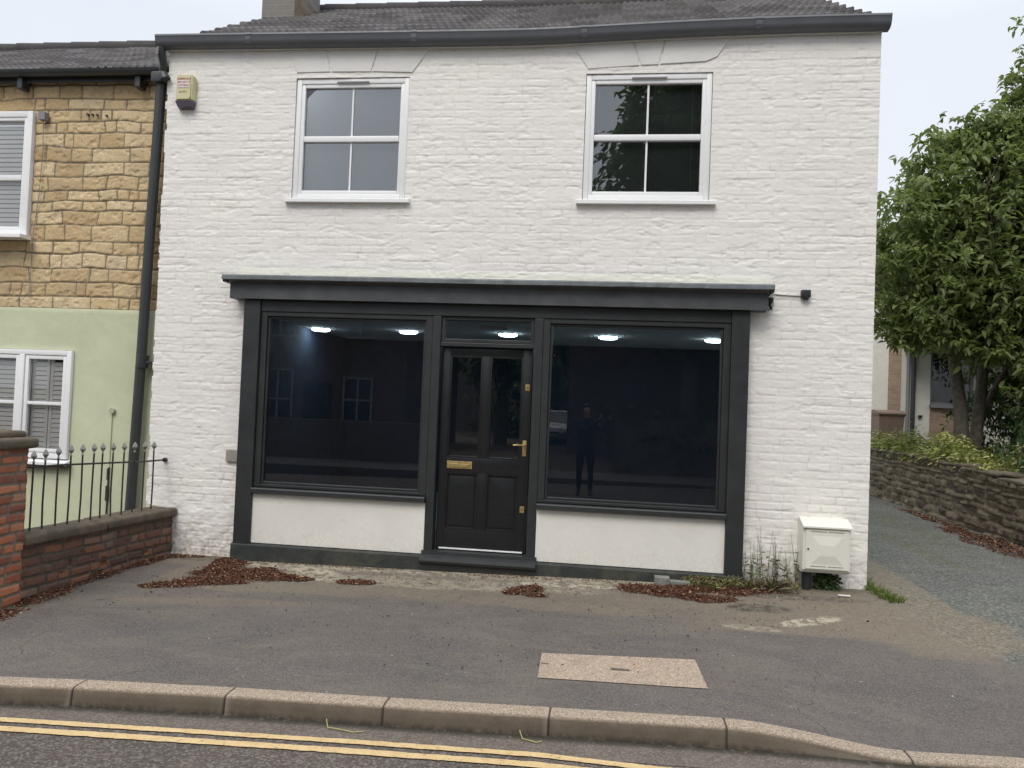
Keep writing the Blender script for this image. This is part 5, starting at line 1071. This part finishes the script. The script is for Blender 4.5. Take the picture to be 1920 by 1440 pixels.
leafmass('foliage', [(x, -13.2, .8, .75, .4, .8) for x in np.arange(.6, 14, .9)], 7000, (.10, .16), M_DLEAF, HD, .2, 10, .12, .5, 77); MB().box(.2, 14, -13.4, -13.0, -.1, 1.3).build('core', M_BARK, HD)
tag(MB().box(-18, -4.2, -12.75, -12.5, -.12, .95, .02).build('boundary_wall', M_OB2, loc=(-11, -12.6, -.1)), 'low brick boundary wall across the road', 'wall')
# parked car
CA = thing('parked_car', (-2.35, -26.5, -.1), 'silver hatchback parked nose on across the road, mirrored in glass', 'car')
kp_ = NM('silver_car_paint', .3, .5); kp_.base((.48, .50, .52)); kp_.b.inputs['Metallic'].default_value = .5; M_CAR = kp_.m
def car():
    cx_, cy_, z0 = -2.35, -27.0, -.1
    sec = [(2.02, .30, .55, .72), (1.95, .22, .70, .80), (1.5, .2, .82, .86), (.95, .2, .93, .88), (0, .2, .95, .89), (-1.2, .2, .96, .88), (-1.9, .22, .95, .84), (-2.05, .35, .85, .76)]
    bm = bmesh.new(); rings = []
    for (yy, zl, zh, hw) in sec:
        pts = [(-hw*.92, zl), (-hw, zl+.12), (-hw, zh-.18), (-hw*.93, zh-.03), (-hw*.5, zh+.02), (hw*.5, zh+.02), (hw*.93, zh-.03), (hw, zh-.18), (hw, zl+.12), (hw*.92, zl)]
        rings.append([bm.verts.new((cx_+p[0], cy_+yy, z0+p[1])) for p in pts])
    for a, b in zip(rings[:-1], rings[1:]):
        for j in range(10): bm.faces.new((a[j], a[(j+1) % 10], b[(j+1) % 10], b[j]))
    bm.faces.new(rings[0][::-1]); bm.faces.new(rings[-1]); bmesh.ops.recalc_face_normals(bm, faces=bm.faces)
    k = MB(); k.bm(bm); bm.free(); k.build('body', M_CAR, CA, smooth=35)
    bt = [(1.05, .93), (.35, 1.40), (-1.3, 1.43), (-1.95, .96)]
    k = MB(); V = [(cx_+s_*w_, cy_+yy, z0+z) for s_ in (-1, 1) for (yy, z), w_ in zip(bt, (.78, .60, .60, .74))]
    k.add(V, [(0, 1, 2, 3), (7, 6, 5, 4), (0, 4, 5, 1), (2, 6, 7, 3)]); k.build('side_windows', M_DKPL, CA)
    k = MB(); k.add([(cx_-.62, cy_+.38, z0+1.395), (cx_+.62, cy_+.38, z0+1.395), (cx_+.62, cy_-1.32, z0+1.425), (cx_-.62, cy_-1.32, z0+1.425), (cx_-.58, cy_+.2, z0+1.44), (cx_+.58, cy_+.2, z0+1.44), (cx_+.58, cy_-1.25, z0+1.46), (cx_-.58, cy_-1.25, z0+1.46)], [(0, 1, 5, 4), (1, 2, 6, 5), (2, 3, 7, 6), (3, 0, 4, 7), (4, 5, 6, 7)]); k.build('roof', M_CAR, CA)
    for sx in (-1, 1):
        for yy in (1.25, -1.35):
            wh = MB().tube([(cx_+sx*.70, cy_+yy, z0+.31), (cx_+sx*.90, cy_+yy, z0+.31)], .31, 20).build('wheel', M_DKPL, CA, smooth=40); MB().tube([(cx_+sx*.895, cy_+yy, z0+.31), (cx_+sx*.91, cy_+yy, z0+.31)], .2, 16).build('rim', M_STEEL, wh)
        MB().box(cx_+sx*.42, cx_+sx*.72, cy_+1.90, cy_+2.02, z0+.56, z0+.68, .02).build('headlight', M_UPVC, CA)
        MB().box(cx_+sx*.80, cx_+sx*1.0, cy_+.72, cy_+.82, z0+.95, z0+1.08, .02).build('mirror', M_CAR, CA)
    MB().box(cx_-.35, cx_+.35, cy_+1.97, cy_+2.04, z0+.48, z0+.56, .01).build('grille', M_DKPL, CA)
    MB().box(cx_-.26, cx_+.26, cy_+2.03, cy_+2.05, z0+.36, z0+.46, .005).build('number_plate', M_LABEL, CA)
car()
# photographer, seen only as a dim reflection
def person():
    x, y_, g0 = -.40, -7.72, -.14
    R_ = thing('person', (x, y_, g0), 'person in dark clothes holding up a phone, dimly mirrored in glass', 'person')
    J_ = {}; V = []; E_ = []; Rr = []
    def j(n_, p, r, par=None):
        J_[n_] = len(V); V.append((x+p[0], y_+p[1], g0+p[2])); Rr.append(r)
        if par: E_.append((J_[par], J_[n_]))
    j('pel', (0, 0, .95), (.17, .12)); j('wai', (0, 0, 1.12), (.145, .11), 'pel'); j('che', (0, .0, 1.32), (.17, .12), 'wai'); j('nb', (0, 0, 1.47), (.075, .07), 'che'); j('nk', (0, .02, 1.53), (.055, .055), 'nb'); j('jaw', (0, .035, 1.59), (.070, .08), 'nk'); j('hd', (0, .03, 1.66), (.080, .098), 'jaw'); j('top', (0, .02, 1.725), (.068, .08), 'hd')
    for s_, nm in ((-1, 'l'), (1, 'r')):
        j('hip'+nm, (s_*.09, 0, .88), (.10, .11), 'pel'); j('th'+nm, (s_*.10, .01, .68), (.085, .09), 'hip'+nm); j('kn'+nm, (s_*.11, .02, .48), (.058, .062), 'th'+nm); j('cf'+nm, (s_*.11, -.01, .32), (.055, .058), 'kn'+nm); j('an'+nm, (s_*.11, 0, .10), (.038, .042), 'cf'+nm); j('ft'+nm, (s_*.12, .10, .035), (.042, .035), 'an'+nm); j('to'+nm, (s_*.13, .18, .03), (.036, .028), 'ft'+nm)
    for s_, nm, hx in ((-1, 'l', .30), (1, 'r', .42)):
        j('sh'+nm, (s_*.17, .0, 1.42), (.062, .062), 'che'); j('el'+nm, ((s_*.17+hx)/2+s_*.06-.03, .17, 1.26), (.043, .043), 'sh'+nm); j('wr'+nm, (hx+(-.02 if s_ < 0 else .03), .33, 1.50), (.028, .028), 'el'+nm); j('hn'+nm, (hx+(-.015 if s_ < 0 else .02), .36, 1.56), (.036, .022), 'wr'+nm)
        for q in range(4): j('f%d%s' % (q, nm), (hx+(-.01 if s_ < 0 else .01)+(.012*(q-1.5)), .375+.004*q, 1.615+.008*(1-abs(q-1.5))), (.009, .009), 'hn'+nm)
        j('tb'+nm, (hx+(.02 if s_ < 0 else -.02), .35, 1.59), (.010, .010), 'hn'+nm)
    me = bpy.data.meshes.new('p'); me.from_pydata(V, E_, []); ob = bpy.data.objects.new('p', me); COL.objects.link(ob)
    sk = ob.modifiers.new('s', 'SKIN'); sk.use_smooth_shade = True; ob.modifiers.new('u', 'SUBSURF').levels = 1
    for i, r in enumerate(Rr): me.skin_vertices[0].data[i].radius = r
    me.skin_vertices[0].data[0].use_root = True
    dg = bpy.context.evaluated_depsgraph_get(); m2 = bpy.data.meshes.new_from_object(ob.evaluated_get(dg)); bpy.data.objects.remove(ob); m2.name = 'body'
    for p in m2.polygons:
        c = p.center; zz = c.z-g0; dx = c.x-x
        handz = (c.y-y_ > .325 and zz > 1.49)
        p.material_index = 0 if (zz > 1.50 and c.y-y_ < .2) or handz else (1 if zz > .93 else (2 if zz > .09 else 3))
    link('body', m2, [simple('skin', (.42, .25, .18), .5, .05, 9, 0), simple('navy_jacket', (.035, .04, .055), .8, .1, 9, .2), simple('dark_jeans', (.02, .025, .04), .85, .1, 9, .2), M_DKPL], R_)
    k = MB(); bm = bmesh.new(); bmesh.ops.create_uvsphere(bm, u_segments=20, v_segments=14, radius=1)
    bmesh.ops.delete(bm, geom=[v for v in bm.verts if v.co.z < -.1 and v.co.y > -.2 or v.co.z < -.5 or (v.co.y > .72 and v.co.z < .45)], context='VERTS')
    bmesh.ops.scale(bm, vec=(.092, .112, .108), verts=bm.verts); bmesh.ops.translate(bm, vec=(x, y_+.018, g0+1.675), verts=bm.verts); k.bm(bm); bm.free(); k.build('hair', simple('brown_hair', (.05, .03, .02), .7, .3, 60, .4), R_, smooth=60)
    k = MB(); k.prism([(x-.018, g0+1.62), (x, g0+1.665), (x+.018, g0+1.62)], 'y', y_+.10, y_+.145); k.build('nose', simple('skin_tone', (.42, .25, .18), .5, .05, 9, 0), R_)
    PH = tag(MB().box(x+.30, x+.45, y_+.385, y_+.394, g0+1.57, g0+1.65, .004).build('phone', M_DKPL, loc=(x+.38, y_+.39, g0+1.6)), 'black phone held up in both hands by the person', 'phone')
person()
print('objects', len(bpy.data.objects), 'verts', sum(len(m.vertices) for m in bpy.data.meshes))
